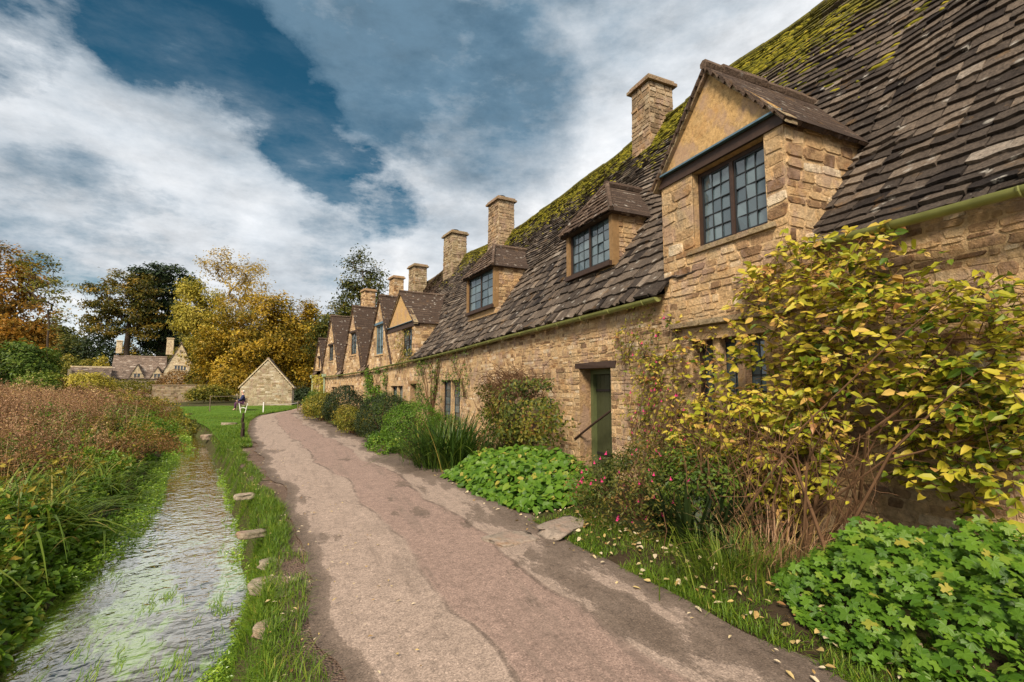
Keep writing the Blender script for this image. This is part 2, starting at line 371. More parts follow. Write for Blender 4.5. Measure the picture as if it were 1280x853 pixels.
n1 = m.noise(1.1, 7, .68, pl); n2 = m.noise(4.5, 6, .7, pl); n3 = m.noise(90, 4, .75, p); n4 = m.noise(.45, 3, .5, p)
uw = m.math('ADD', at_u, m.math('MULTIPLY', m.math('SUBTRACT', n1, .5), .22))
uf = m.math('ADD', at_u, m.math('MULTIPLY', m.math('SUBTRACT', m.noise(2.0, 3, .5, p), .5), .05))
tan_ = m.mix(n2, (.235, .178, .14), (.385, .292, .235))
pinkband = m.ramp(uf, [(.34, 0), (.36, 1), (.66, 1), (.68, 0)])
tan_ = m.mix(m.math('MULTIPLY', pinkband, .85), tan_, m.mix(n2, (.215, .145, .117), (.305, .21, .17)))
dark = m.mix(n2, (.075, .055, .04), (.165, .122, .094))
edge = m.ramp(uw, [(.0, .32), (.07, .08), (.2, .02), (.52, .0), (.66, .06), (.80, .17), (1.0, .26)])
wear = m.math('ADD', m.math('ADD', m.math('MULTIPLY', n1, .75), m.math('MULTIPLY', n2, .35)), edge)
wm = m.ramp(wear, [(.655, 0), (.685, .7), (.80, 1)])
c = m.mix(wm, tan_, dark)
def seam(u0, wd):
    d = m.math('ABSOLUTE', m.math('SUBTRACT', uf, u0)); return m.ramp(d, [(wd * .3, 1), (wd, 0)])
sm = m.math('MULTIPLY', m.math('MAXIMUM', seam(.35, .010), seam(.67, .012)), m.ramp(m.noise(1.3, 4, .6, p), [(.42, 0), (.58, .9)]))
c = m.mix(m.math('MULTIPLY', sm, .7), c, (.09, .066, .05))
vc = m.n('ShaderNodeTexVoronoi', {'feature': 'DISTANCE_TO_EDGE'}, Scale=.55)
wv = m.n('ShaderNodeVectorMath', {'operation': 'ADD'}); m.set(wv, 0, p)
nv = m.n('ShaderNodeTexNoise', None, Scale=1.6, Detail=5, Roughness=.7); m.set(wv, 1, nv.outputs['Color']); m.t.links.new(wv.outputs[0], vc.inputs['Vector'])
cr = m.math('MULTIPLY', m.ramp(vc.outputs['Distance'], [(.002, 1), (.008, 0)]), m.ramp(m.noise(.8, 2, .5, p), [(.56, 0), (.66, 1)]))
c = m.mix(m.math('MULTIPLY', cr, .5), c, (.08, .06, .045))
c = m.mix(1.0, c, m.ramp(n3, [(.28, .55), (.5, 1.0), (.72, 1.35)]), 'MULTIPLY')
vg = m.n('ShaderNodeTexVoronoi', {'feature': 'F1'}, Vector=p, Scale=95.0); c = m.mix(1.0, c, m.ramp(m.n('ShaderNodeSeparateColor', None, Color=vg.outputs['Color']).outputs[0], [(.0, .70), (.5, 1.0), (.9, 1.1), (1, 1.45)]), 'MULTIPLY')
st = m.noise(3.0, 6, .7, m.scalev(p, (2.2, .18, 1))); c = m.mix(m.math('MULTIPLY', m.ramp(st, [(.52, 0), (.66, 1)]), .5), c, m.mix(n2, (.12, .09, .07), (.20, .15, .12)))
n5 = m.noise(13, 6, .75, p); c = m.mix(1.0, c, m.ramp(n5, [(.33, .74), (.5, 1.0), (.68, 1.16)]), 'MULTIPLY')
h = m.math('SUBTRACT', m.math('ADD', m.math('MULTIPLY', n3, .6), m.math('MULTIPLY', wm, -.8)), m.math('MULTIPLY', m.math('MAXIMUM', sm, cr), 1.2))
M['lane'] = m.out(m.prin(c, .85, m.bump(h, .6, .012), .25))
mb = MB(); mb.add(V.reshape(-1, 3), F)
o = mb.build('road', M['lane'], smooth=True); tag(o, kind='structure')
a = o.data.attributes.new('lane_u', 'FLOAT', 'POINT')
a.data.foreach_set('value', np.tile(np.linspace(0, 1, 40), len(yv)).astype(np.float32))

# ---- bare gravel verge between the lane and the stream bank
m = NT('gravel_verge'); p = m.pos()
v = m.n('ShaderNodeTexVoronoi', {'feature': 'F1'}, Vector=p, Scale=55.0)
n1 = m.noise(3, 6, .7, p)
c = m.mix(n1, (.07, .047, .034), (.20, .135, .10))
c = m.mix(m.ramp(v.outputs['Distance'], [(.1, .5), (.5, 0)]), c, (.26, .19, .15))
c = m.mix(m.ramp(m.noise(1.7, 5, .7, p), [(.58, 0), (.64, .7)]), c, (.33, .25, .19))
M['gravel'] = m.out(m.prin(c, .95, m.bump(m.math('ADD', v.outputs['Distance'], n1), .9, .02), .15))
V, F = strip(yv[yv < 50], lambda y: wat_r(y) + .18 + .06 * vnoise(y, 0 * y, 4, .6), lambda y: rl(y) + .25, 14, 0.004)
V[..., 2] += (vnoise(V[..., 0], V[..., 1], 13, .25) - .5) * .03 - .012
mb = MB(); mb.add(V.reshape(-1, 3), F); tag(mb.build('gravel_verge', M['gravel'], smooth=True), kind='structure')
# ---- planting bed earth along the cottages
V, F = strip(yv[yv < 42], lambda y: rr(y) - .10, lambda y: np.full_like(y, 5.6), 14, 0.02)
V[..., 2] += -.035 + .10 * sstep(-.05, .35, V[..., 0] - road_r(V[..., 1])) + (vnoise(V[..., 0], V[..., 1], 17, .3) - .5) * .05
m = NT('bed_soil'); p = m.pos(); n1 = m.noise(18, 6, .7, p)
c = m.mix(n1, (.022, .015, .009), (.075, .052, .03)); M['soil'] = m.out(m.prin(c, .95, m.bump(n1, .9, .03), .1))
mb = MB(); mb.add(V.reshape(-1, 3), F); tag(mb.build('flower_bed_soil', M['soil'], smooth=True), kind='structure')
# ---- mown lawn by the barn
ly = np.arange(17, 47, .4)
V, F = strip(ly, lambda y: wat_r(y) + .15, lambda y: road_l(y) - .1, 16, 0.03)
V[..., 2] += (vnoise(V[..., 0], V[..., 1], 19, 1.5) - .5) * .08
m = NT('mown_grass'); p = m.pos(); n1 = m.noise(1.3, 5, .7, p); n2 = m.noise(40, 4, .8, p)
c = m.ramp(m.math('ADD', m.math('MULTIPLY', n1, .6), m.math('MULTIPLY', n2, .4)), [(.3, (.045, .085, .010)), (.55, (.085, .16, .014)), (.72, (.15, .17, .03))])
M['lawn'] = m.out(m.prin(c, .9, m.bump(n2, .8, .03), .1))
mb = MB(); mb.add(V.reshape(-1, 3), F); tag(mb.build('lawn', M['lawn'], smooth=True), kind='structure')

# ---- stream water
wy = np.concatenate([np.arange(-4, 24, .1), np.arange(24, 60, .5)])
V, F = strip(wy, lambda y: wat_l(y) - .3, lambda y: wat_r(y) + .25, 30, WZ)
m = NT('stream_water'); p = m.pos()
ps = m.scalev(p, (.95, 1.0, 1))
r1 = m.noise(7, 1, .4, ps, .5); r2 = m.noise(19, 1, .4, ps, .3); r3 = m.noise(1.8, 1, .4, ps, .5)
h = m.math('ADD', m.math('ADD', r1, m.math('MULTIPLY', r2, .42)), m.math('MULTIPLY', r3, 1.2))
bed = m.ramp(m.noise(1.6, 6, .7, ps), [(.35, (.03, .022, .009)), (.55, (.085, .065, .03)), (.72, (.17, .14, .09))])
wn = m.math('ADD', m.math('MULTIPLY', m.noise(1.7, 4, .6, m.scalev(p, (1.3, .5, 1))), .72), m.math('MULTIPLY', m.noise(22, 5, .7, m.scalev(p, (1.6, .3, 1)), .6), .28))
bed = m.mix(m.ramp(wn, [(.48, 0), (.53, .9)]), bed, m.mix(m.noise(30, 4, .7, m.scalev(p, (1.6, .3, 1))), (.08, .15, .015), (.30, .42, .05)))
bn = m.bump(h, .34, .026)
df = m.prin(bed, .6, None, .0)
gl = m.n('ShaderNodeBsdfGlossy', None, Roughness=.03, Normal=bn); m.set(gl, 'Color', (1, .965, .90, 1))
fr_ = m.n('ShaderNodeFresnel', None, IOR=1.33, Normal=bn).outputs[0]
mx = m.n('ShaderNodeMixShader'); m.set(mx, 0, m.math('MULTIPLY_ADD', fr_, 4.0, .02, clamp=True)); m.set(mx, 1, df); m.set(mx, 2, gl.outputs[0])
M['water'] = m.out(mx.outputs[0])
mb = MB(); mb.add(V.reshape(-1, 3), F); tag(mb.build('stream_water', M['water'], smooth=True), kind='structure')
# ------------------------------------------------------------------ the terrace: one gently bending frontage; s runs along it, d into the houses
pl = np.array([(5, -6), (5, 3.58), (5, 12), (4.74, 17), (4.44, 19.86), (3.91, 24.15), (3.32, 27.87), (2.46, 32.7), (1.4, 38.2), (.86, 40.7), (.3, 43.3)], float)
def chaikin(P):
    Q = [P[0]]
    for a, b in zip(P, P[1:]): Q += [a * .75 + b * .25, a * .25 + b * .75]
    return np.array(Q + [P[-1]])
pl = chaikin(chaikin(pl))
ss = np.concatenate([[0], np.cumsum(np.linalg.norm(np.diff(pl, axis=0), axis=1))]) - 6.0
tg = nrm(np.gradient(pl, axis=0))
def Fr(s, d, z):
    s, d, z = np.broadcast_arrays(np.asarray(s, float), np.asarray(d, float), np.asarray(z, float))
    x = np.interp(s, ss, pl[:, 0]); y = np.interp(s, ss, pl[:, 1])
    tx = np.interp(s, ss, tg[:, 0]); ty = np.interp(s, ss, tg[:, 1])
    return np.stack([x + ty * d, y - tx * d, z], -1)
def axes(s):     # local axes: along, inward, up
    a = Fr(s + .01, 0, 0) - Fr(s, 0, 0); a = a / np.linalg.norm(a)
    return np.array([a, [a[1], -a[0], 0], [0, 0, 1.0]])
# roof profile over the row: four (d, z) points, changing along s
RS = np.array([-6, 3.4, 5.3, 9, 12, 17, 20, 24, 28, 33, 38, 41, 44.])
PD = [np.interp(RS, *zip(*q)) for q in (
    [(-6, .20), (3.4, .20), (5.3, -.20), (44, -.20)],
    [(-6, .62), (3.4, .62), (5.3, .45), (44, .45)],
    [(-6, 1.45), (3.4, 1.45), (9, 1.6), (44, 1.6)],
    [(-6, 3.65), (44, 3.6)])]
PZ = [np.interp(RS, *zip(*q)) for q in (
    [(-6, 3.16), (3.4, 3.22), (5.3, 3.0), (10.4, 2.97), (12, 2.95), (20, 2.76), (24, 2.66), (28, 2.50), (33, 2.40), (44, 2.30)],
    [(-6, 3.58), (3.4, 3.62), (5.3, 3.78), (12, 3.75), (20, 3.5), (28, 3.25), (44, 3.0)],
    [(-6, 4.65), (3.4, 4.65), (9, 5.45), (12, 5.4), (20, 5.2), (28, 4.9), (44, 4.6)],
    [(-6, 8.7), (9, 8.72), (12, 8.65), (17, 8.35), (20, 8.4), (24, 8.35), (30, 7.75), (44, 7.3)])]
TB = np.array([0, .10, .30, 1.0]); ROOF_L = 6.3
def roof_p(s, t, d_only=False):
    s, t = np.broadcast_arrays(np.asarray(s, float), np.asarray(t, float))
    D = [np.interp(s, RS, q) for q in PD]; Z = [np.interp(s, RS, q) for q in PZ]
    d = D[0] + 0 * t; z = Z[0] + 0 * t
    for i in range(3):
        k = np.clip((t - TB[i]) / (TB[i + 1] - TB[i]), 0, 1 if i < 2 else 9)
        d = d + k * (D[i + 1] - D[i]); z = z + k * (Z[i + 1] - Z[i])
    z = z + (.035 * np.sin(s * .83 + 1) + .025 * np.sin(s * 2.1 + t * 5)) * np.clip(t * 4, 0, 1)
    if d_only: return d, z
    return Fr(s, d, z)
def roof_d_at(s, z):   # depth at which the main roof reaches height z
    t = np.linspace(0, 1, 80); d, zz = roof_p(np.full(80, float(s)), t, True); return float(np.interp(z, zz, d))

# ---------------- coursed rubble walls
def stones(mb, P, z0, z1, iv, hr=(.10, .19), lr=(.16, .42), gap=.009, bulge=(.001, .016), far=False, mortar=True, rng=R, seedtone=None):
    z = z0
    while z < z1 - .03:
        h = rng.uniform(*hr); h = min(h, z1 - z)
        if z1 - z - h < .06: h = z1 - z
        zm = z + h / 2
        for a, b in iv(zm):
            if b - a < .03: continue
            if mortar:
                n = max(1, int((b - a) / 1.5)); e = np.linspace(a, b, n + 1)
                for u, v in zip(e, e[1:]):
                    mb.add(np.stack([P(u, z, 0), P(v, z, 0), P(v, z + h, 0), P(u, z + h, 0)]), [[0, 1, 2, 3]], .62, 0)
            x = a
            S = []
            while x < b - .02:
                l = rng.uniform(*lr) * (1.25 if rng.random() < .12 else 1)
                if b - x - l < lr[0] * .6: l = b - x
                S.append((x, l)); x += l
            S = np.array(S); n = len(S)
            c = S[:, 0] + S[:, 1] / 2; hx = np.maximum(S[:, 1] / 2 - gap * rng.uniform(.6, 1.6, n), .02)
            hz = np.maximum(h / 2 - gap * rng.uniform(.5, 1.4, n), .015)
            zc = zm + rng.uniform(-.008, .008, n)
            bl = rng.uniform(*bulge, n)
            if far: base = np.array([[-1, -1], [1, -1], [1, 1], [-1, 1]], float)
            else: base = np.array([[-1, -.6], [-.82, -1], [.8, -1], [1, -.65], [1, .7], [.82, 1], [-.78, 1], [-1, .62]], float)
            k = len(base)
            J = base[None] + rng.uniform(-.15, .15, (n, k, 2)) * np.array([1.0, 1.3])
            def lay(sc, dep):
                return P(c[:, None] + J[..., 0] * hx[:, None] * sc, zc[:, None] + J[..., 1] * hz[:, None] * sc, np.broadcast_to(np.asarray(dep)[:, None], (n, k)))
            o = lay(1.0, -.002 * np.ones(n)); i_ = lay(.91, bl)
            V = np.concatenate([o, i_], 1).reshape(-1, 3)
            tn = np.clip(rng.normal(.5, .29, n), 0, 1)
            b0 = np.arange(n)[:, None] * 2 * k
            mb.add(V, b0 + k + np.arange(k)[None], tn)
            f = np.concatenate([b0 + np.array([q, (q + 1) % k, (q + 1) % k + k, q + k])[None] for q in range(k)], 1).reshape(-1, 4)
            mb.n -= len(V); mb.v.append(np.zeros((0, 3))); mb.f.append((f + mb.n, np.repeat(tn, k), np.zeros(len(f), int))); mb.n += len(V)
        z += h
def cut(a, b, holes):
    out = [(a, b)]
    for h0, h1 in holes:
        nx = []
        for u, v in out:
            if h1 <= u or h0 >= v: nx.append((u, v)); continue
            if h0 > u: nx.append((u, h0))
            if h1 < v: nx.append((h1, v))
        out = nx
    return out
def wallP(s0d=0.0):
    return lambda s, z, dep: Fr(s, s0d - np.asarray(dep), z)

# ---------------- stone slates
def tiles(mb, P, L, rows, iv, wr=(.18, .42), th=.028, flip=1, rng=R, tone=None, under=True, chunky=1.0):
    # rows: list of t (0..1) bottom edges + end; P(u, t) -> xyz
    def nv(U, T):
        e = 1e-3
        a = P(U + e, T) - P(U - e, T); b = P(U, T + e) - P(U, T - e)
        return nrm(np.cross(a, b)) * flip
    for r in range(len(rows) - 1):
        t0, t1 = rows[r], rows[r + 1]; ex = t1 - t0
        for a, b in iv((t0 + t1) / 2):
            if b - a < .04: continue
            x = a; S = []
            while x < b - .02:
                w_ = rng.uniform(*wr) * (1 if rng.random() > .1 else .6)
                if b - x - w_ < .1: w_ = b - x
                S.append((x, w_)); x += w_
            S = np.array(S); n = len(S)
            g = rng.uniform(.002, .008, n)
            x0 = S[:, 0] + g; x1 = S[:, 0] + S[:, 1] - g
            q1 = x0 + (x1 - x0) * rng.uniform(.2, .4, n); q2 = x0 + (x1 - x0) * rng.uniform(.6, .8, n)
            jb = rng.uniform(-.10, .13, (n, 4)) * ex; jb[:, 1:3] -= .04 * ex; jb += rng.normal(0, .05, n)[:, None] * ex
            top = np.minimum(t0 + ex * 1.5, rows[-1] + .3 * ex)
            hh = th * rng.uniform(.75, 1.5, n) * chunky
            U = np.stack([x0, q1, q2, x1, x1, x0], 1)
            T = np.stack([t0 + jb[:, 0], t0 + jb[:, 1], t0 + jb[:, 2], t0 + jb[:, 3], np.full(n, top), np.full(n, top)], 1)
            tilt = rng.normal(0, .005, n)
            O = np.stack([hh + .012 - tilt, hh + .014 - tilt * .3, hh + .014 + tilt * .3, hh + .012 + tilt, np.full(n, .004), np.full(n, .004)], 1)
            B = P(U, T); N = nv(U, T)
            A1 = B + N * O[..., None]; A0 = B[:, :4] + N[:, :4] * (O[:, :4, None] - hh[:, None, None])
            V = np.concatenate([A1, A0], 1).reshape(-1, 3)
            tn = np.clip(rng.normal(.42, .21, n), 0, .93); tn = np.where(rng.random(n) < .012, .99, tn)
            b0 = np.arange(n)[:, None] * 10
            mb.add(V, b0 + np.arange(6)[None], tn); mb.n -= len(V)
            f = np.concatenate([b0 + np.array(q)[None] for q in ([6, 7, 1, 0], [7, 8, 2, 1], [8, 9, 3, 2])], 0)
            mb.v.append(np.zeros((0, 3))); mb.f.append((f + mb.n, np.tile(tn * .8, 3), np.zeros(len(f), int)))
            f = np.concatenate([b0 + np.array(q)[None] for q in ([6, 0, 5], [9, 4, 3])], 0)
            mb.f.append((f + mb.n, np.tile(tn * .8, 2), np.zeros(len(f), int))); mb.n += len(V)
def sheet(mb, P, u0, u1, nu, t0, t1, nt, rnd=.05):
    U, T = np.meshgrid(np.linspace(u0, u1, nu), np.linspace(t0, t1, nt))
    mb.add(P(U, T).reshape(-1, 3), grid_faces(nt, nu), rnd)
def row_steps(L, e0, e1, t1=1.0):
    out = [0.0]
    while out[-1] < t1 - .01:
        k = out[-1] / t1; out.append(out[-1] + (e0 + (e1 - e0) * k) / L)
    out[-1] = t1
    return out

# ---------------- leaded casement in a vertical plane: s0..s1, z0..z1 at depth d
def casement(root, part, s0, s1, z0, z1, d, lights, cols, rws, org, wood=None, timber_w=.055, lead=True, frame_d=.06):
    wood = wood or M['timber']
    fm = MB(); A = axes((s0 + s1) / 2)
    def bar(mb, a, b, c, e, dd, dep, rnd=.5):   # rectangle a..b (s), c..e (z), front at dd, depth dep
        q = [Fr(a, dd, c), Fr(b, dd, c), Fr(b, dd + dep, c), Fr(a, dd + dep, c), Fr(a, dd, e), Fr(b, dd, e), Fr(b, dd + dep, e), Fr(a, dd + dep, e)]
        mb.hexa(np.array(q), rnd)
    w_ = timber_w
    bar(fm, s0, s1, z0, z0 + w_, d, frame_d); bar(fm, s0, s1, z1 - w_, z1, d, frame_d)
    e = np.linspace(s0, s1, lights + 1)
    for i, x in enumerate(e):
        a = max(s0, x - w_ / 2 - (w_ / 2 if i == lights else 0)); a = x - w_ if i == lights else (x if i == 0 else x - w_ / 2)
        bar(fm, a, a + w_, z0 + w_ + .001, z1 - w_ - .001, d - .004, frame_d)
    fo = fm.build('window_frame', wood, part, org)
    for i in range(lights):
        gm = MB(); lm = MB()
        a = e[i] + (w_ if i == 0 else w_ / 2) + .002; b = e[i + 1] - (w_ if i == lights - 1 else w_ / 2) - .002
        c, f = z0 + w_ + .002, z1 - w_ - .002
        # opening iron casement
        k = .022
        for q in ((a, b, c, c + k), (a, b, f - k, f), (a, a + k, c + k + .001, f - k - .001), (b - k, b, c + k + .001, f - k - .001)):
            bar(lm, q[0], q[1], q[2], q[3], d + .012, .02)
        xs_ = np.linspace(a + k, b - k, cols + 1); zs_ = np.linspace(c + k, f - k, rws + 1)
        for x in range(cols):
            for y in range(rws):
                t = R.normal(0, .006, 4)
                gm.add(np.stack([Fr(xs_[x], d + .03 + t[0], zs_[y]), Fr(xs_[x + 1], d + .03 + t[1], zs_[y]), Fr(xs_[x + 1], d + .03 + t[2], zs_[y + 1]), Fr(xs_[x], d + .03 + t[3], zs_[y + 1])]), [[0, 1, 2, 3]], R.random())
        for x in xs_[1:-1]: bar(lm, x - .006, x + .006, zs_[0], zs_[-1], d + .018, .008)
        for y in zs_[1:-1]: bar(lm, xs_[0], xs_[-1], y - .006, y + .006, d + .0165, .0085)
        gm.build('window_panes', M['glass'], part, org); lm.build('lead_lattice', M['cames'], part, org)
    return fo
def lbox(mb, s0, s1, d0, d1, z0, z1, rnd=.5, jit=0.0):
    q = np.array([Fr(s0, d0, z0), Fr(s1, d0, z0), Fr(s1, d1, z0), Fr(s0, d1, z0), Fr(s0, d0, z1), Fr(s1, d0, z1), Fr(s1, d1, z1), Fr(s0, d1, z1)])
    if jit: q = q + R.uniform(-jit, jit, q.shape)
    mb.hexa(q, rnd)
def reveal(mb, s0, s1, z0, z1, d, rnd=.5):
    # the four sides of an opening and a dark back
    lo = [Fr(s0, 0, z0), Fr(s1, 0, z0), Fr(s1, 0, z1), Fr(s0, 0, z1)]; hi = [Fr(s0, d, z0), Fr(s1, d, z0), Fr(s1, d, z1), Fr(s0, d, z1)]
    for i in range(4):
        j = (i + 1) % 4; mb.add(np.stack([lo[i], lo[j], hi[j], hi[i]]), [[0, 1, 2, 3]], rnd)

def window_in_wall(root, org, s0, s1, z0, z1, lights, cols, rws, d=.13, hood=False, mullion=True, wood=None):
    w_ = MB(); reveal(w_, s0, s1, z0, z1, d + .1)
    sr = .11
    for a in (s0 - sr, s1):                       # dressed jambs in a few stones
        z = z0
        while z < z1 - .02:
            h = min(R.uniform(.25, .5), z1 - z); lbox(w_, a, a + sr, -.018, .1, z + .004, z + h - .004, R.uniform(.5, .8), .004); z += h
    if mullion:
        for i in range(1, lights):
            x = s0 + (s1 - s0) * i / lights; lbox(w_, x - .055, x + .055, .03, .14, z0 + .002, z1 - .002, .6, .003)
    o = w_.build('window', M['stone'], root, org)
    k = MB(); lbox(k, s0 - .16, s1 + .16, -.022, .1, z1 + .002, z1 + .17, .6, .006); k.build('lintel', M['stone'], o, org)
    k = MB(); lbox(k, s0 - .10, s1 + .10, -.06, .1, z0 - .10, z0 - .002, .5, .006); k.build('sill', M['stone'], o, org)
    if hood:
        k = MB(); lbox(k, s0 - .35, s1 + .3, -.13, .05, z1 + .19, z1 + .25, .4, .01); k.build('hood_mould', M['stone_grey'], o, org)
    casement(root, o, s0 + .002, s1 - .002, z0 + .002, z1 - .002, d, lights, cols, rws, org, wood=wood, timber_w=.05)
    return o

# ---------------- chimneys
def chimney(name, parent, org, c, ax, wx, wy, z0, z1, mat, cap=.08, pot=None, hr=(.10, .17), label=None):
    mb = MB(); c = np.array(c[:2])
    ax = np.array(ax)[:2]; ay = np.array([-ax[1], ax[0]])
    hx, hy = wx / 2, wy / 2
    for (n_, t_, hn, ht) in ((ax, ay, hx, hy), (-ax, -ay, hx, hy), (ay, -ax, hy, hx), (-ay, ax, hy, hx)):
        def P(s, z, dep, n_=n_, t_=t_, hn=hn):
            s, z, dep = np.broadcast_arrays(np.asarray(s, float), np.asarray(z, float), np.asarray(dep, float))
            tp = 1 - .05 * (z - z0) / (z1 - z0)
            q = c + n_ * (hn * tp + dep)[..., None] + t_ * (s * tp)[..., None]
            return np.concatenate([q, z[..., None]], -1)
        stones(mb, P, z0, z1, lambda z, ht=ht: [(-ht, ht)], hr=hr, lr=(.14, .34), bulge=(.006, .03))
    A3 = np.array([[*ax, 0], [*ay, 0], [0, 0, 1]])
    mb.box([*c, z1 + cap / 2 + .002], (wx + .16, wy + .16, cap), A3, .3); mb.box([*c, z1 + cap * 1.5 + .006], (wx + .05, wy + .05, cap), A3, .45)
    o = mb.build('chimney', mat, parent, org)
    if pot is not None:
        k = MB(); zt = z1 + cap * 2 + .01
        if pot == 'cowl':
            k.tube([[*c, zt - .02], [*c, zt + .16]], .09, 10); k.tube([[*c, zt + .15], [*c, zt + .17], [*c, zt + .19], [*c, zt + .23]], [.1, .19, .19, .05], 14)
            k.build('chimney_cowl', M['iron'], o, org)
        else:
            k.tube([[*c, zt - .02], [*c, zt + .10], [*c, zt + .12]], [.14, .13, .10], 12); k.build('chimney_pot', M['stone_grey'], o, org)
    return o

# ------------------------------------------------------------------ the eight cottages
GA = dict(  # gables: centre s, half width, eaves z, apex z, cheek foot z
    tall=dict(sc=4.60, hw=1.02, ze=4.83, za=6.0), D=dict(sc=22.2, hw=1.95, ze=4.45, za=6.0), E=dict(sc=25.55, hw=2.2, ze=2.72, za=6.35), F=dict(sc=30.65, hw=2.25, ze=2.46, za=6.5), G=dict(sc=35.9, hw=2.45, ze=2.38, za=6.55), H=dict(sc=39.2, hw=1.25, ze=2.9, za=5.2))
COTT = [  # name label, s range, wall openings etc
    ('A', -4.0, 3.50), ('B', 3.50, 11.2), ('C', 11.2, 19.9), ('D', 19.9, 24.3), ('E', 24.3, 28.0), ('F', 28.0, 33.0), ('G', 33.0, 38.4), ('H', 38.4, 41.2)]
LABEL = {
 'A': 'nearest stone cottage with steep stone slate roof and dark wall behind yellow leafed climber',
 'B': 'stone cottage with tall gabled dormer, small hipped dormer and green plank door',
 'C': 'stone cottage with one hipped dormer and a mullioned window beside the strappy plant clump',
 'D': 'stone cottage whose broad slated dormer has an ochre plaster gable above the vine clad wall',
 'E': 'gabled stone cottage with tall pale blue upper window under its verge',
 'F': 'gabled stone cottage with small dark upper window and low mullioned windows below',
 'G': 'gabled stone cottage with large plain slate roof slope and pale green downpipe',
 'H': 'smallest gabled cottage at the far end of the row beside the stone barn'}
roots = {}
eaves_z = lambda s: float(np.interp(s, RS, PZ[0]))
OPEN = {  # s0,s1,z0,z1
    'B': [('win', 3.95, 5.10, 1.10, 2.28), ('door', 7.05, 8.10, 0.02, 1.98)],
    'C': [('win', 15.2, 17.1, .42, 1.86)],
    'D': [('win', 21.7, 23.5, .45, 1.66), ('door', 19.95, 20.75, .05, 1.75)],
    'E': [('win', 25.3, 26.3, .6, 1.6)],
    'F': [('win', 30.1, 32.6, .75, 1.72)],
    'G': [('win', 34.0, 35.4, .9, 1.6)], 'A': [], 'H': []}
A_D = .36    # the first cottage's wall stands back from the rest
for key, s0, s1 in COTT:
    sm_ = (s0 + s1) / 2
    org = Fr(sm_, 0, 0)
    root = empty('stone_cottage', org); tag(root, LABEL[key], 'cottage', 'cottages of the stone terrace'); roots[key] = root
    dd = A_D if key == 'A' else 0.0
    # front wall
    mb = MB(); holes = OPEN[key]
    def iv(z, s0=s0, s1=s1, holes=holes):
        return cut(s0, s1, [(h[1], h[2]) for h in holes if h[3] - .04 < z < h[4] + .04])
    near = key in 'ABC'
    ze = max(eaves_z(max(s0, 5.5) if key == 'B' else s0), eaves_z(s1)) + .05
    stones(mb, wallP(dd), -.15, ze, iv, hr=(.05, .125) if near else (.09, .18), lr=(.09, .32), far=not near)
    # return wall where the first cottage steps back, end walls and back wall
    if key == 'A':
        for se in (s0, ):
            rw = MB(); rw.add(np.stack([Fr(se, dd, -.1), Fr(se, 7.2, -.1), Fr(se, 7.2, 3.2), Fr(se, 3.65, 8.6), Fr(se, dd, 3.1)]), [[0, 1, 2, 3, 4]], .5); rw.build('end_wall', M['stone'], root, org)
        stones(mb, lambda u, z, dep: Fr(s1 + .0 * u - np.asarray(dep), u, z), -.15, 3.4, lambda z: [(.0, dd + .02)], hr=(.1, .2), lr=(.15, .3))
    if key == 'H':
        rw = MB(); rw.add(np.stack([Fr(s1, 0, -.1), Fr(s1, 7.2, -.1), Fr(s1, 7.2, 2.3), Fr(s1, 3.6, 7.2), Fr(s1, 0, 2.3)]), [[0, 1, 2, 3, 4]], .5); rw.build('end_wall', M['stone'], root, org)
    e = np.linspace(s0, s1, 5)
    rw = MB(); V = np.stack([Fr(e, 7.2, -.1), Fr(e, 7.2, 2.6)]); rw.add(V.reshape(-1, 3), grid_faces(2, 5), .5); rw.build('rear_wall', M['stone'], root, org)
    mb.build('wall', M['stone'], root, org)
    # main roof: front slope in slates, back slope as one sheet
    rb = MB()
    steps = row_steps(ROOF_L, .19, .105)
    gs = [g for g in GA.values()]
    def ivr(t, s0=s0, s1=s1):
        d, z = roof_p(np.linspace(s0, s1, 60), np.full(60, t), True)
        cuts = []
        for nm, g in GA.items():
            a, b = g['sc'] - g['hw'] + .12, g['sc'] + g['hw'] - .12
            dg, zg = roof_p(np.array([g['sc']]), np.array([t]), True)
            if dg[0] < .12 and nm in ('tall', 'D'): cuts.append((a, b))
            if nm in 'EFGH' and zg[0] < g['za'] - .2:
                k = (g['za'] - zg[0]) / (g['za'] - g['ze']); hwk = g['hw'] * min(k, 1) - .35
                if hwk > 0 and dg[0] < .35: cuts.append((g['sc'] - hwk, g['sc'] + hwk))
        return cut(s0, s1, cuts)
    if key == 'A': ivr0 = ivr
    tiles(rb, roof_p, ROOF_L, steps, ivr, wr=(.16, .46) if near else (.2, .42), flip=-1, th=.036)
    for a, b in ivr(.01): sheet(rb, lambda u, t: roof_p(u, t) - np.array([0, 0, .02]), a, b, 14, .02, .06, 3)
    sheet(rb, lambda u, t: roof_p(u, t) - np.array([0, 0, .02]), s0, s1, 16, .06, 1, 16)
    def backp(u, t):
        _, z1_ = roof_p(u, np.ones_like(u), True); return Fr(u, 3.6 + t * 3.9, z1_ * (1 - t) + 2.6 * t)
    sheet(rb, backp, s0, s1, 12, 0, 1, 4, .4)
    # ridge stones
    x = s0
    while x < s1 - .05:
        l = min(R.uniform(.35, .6), s1 - x); q = [roof_p(np.array(x + .01), np.array(1.0)), roof_p(np.array(x + l - .01), np.array(1.0))]
        rb.tube(np.array(q) + [0, 0, R.uniform(-.015, .02)], .085 + R.uniform(-.01, .015), 8, R.uniform(.2, .7)); x += l
    ro = rb.build('roof', M['roof'] if key in 'ABCD' else M['roof_lichen'], root, org)
    roots[key + '_roof'] = ro
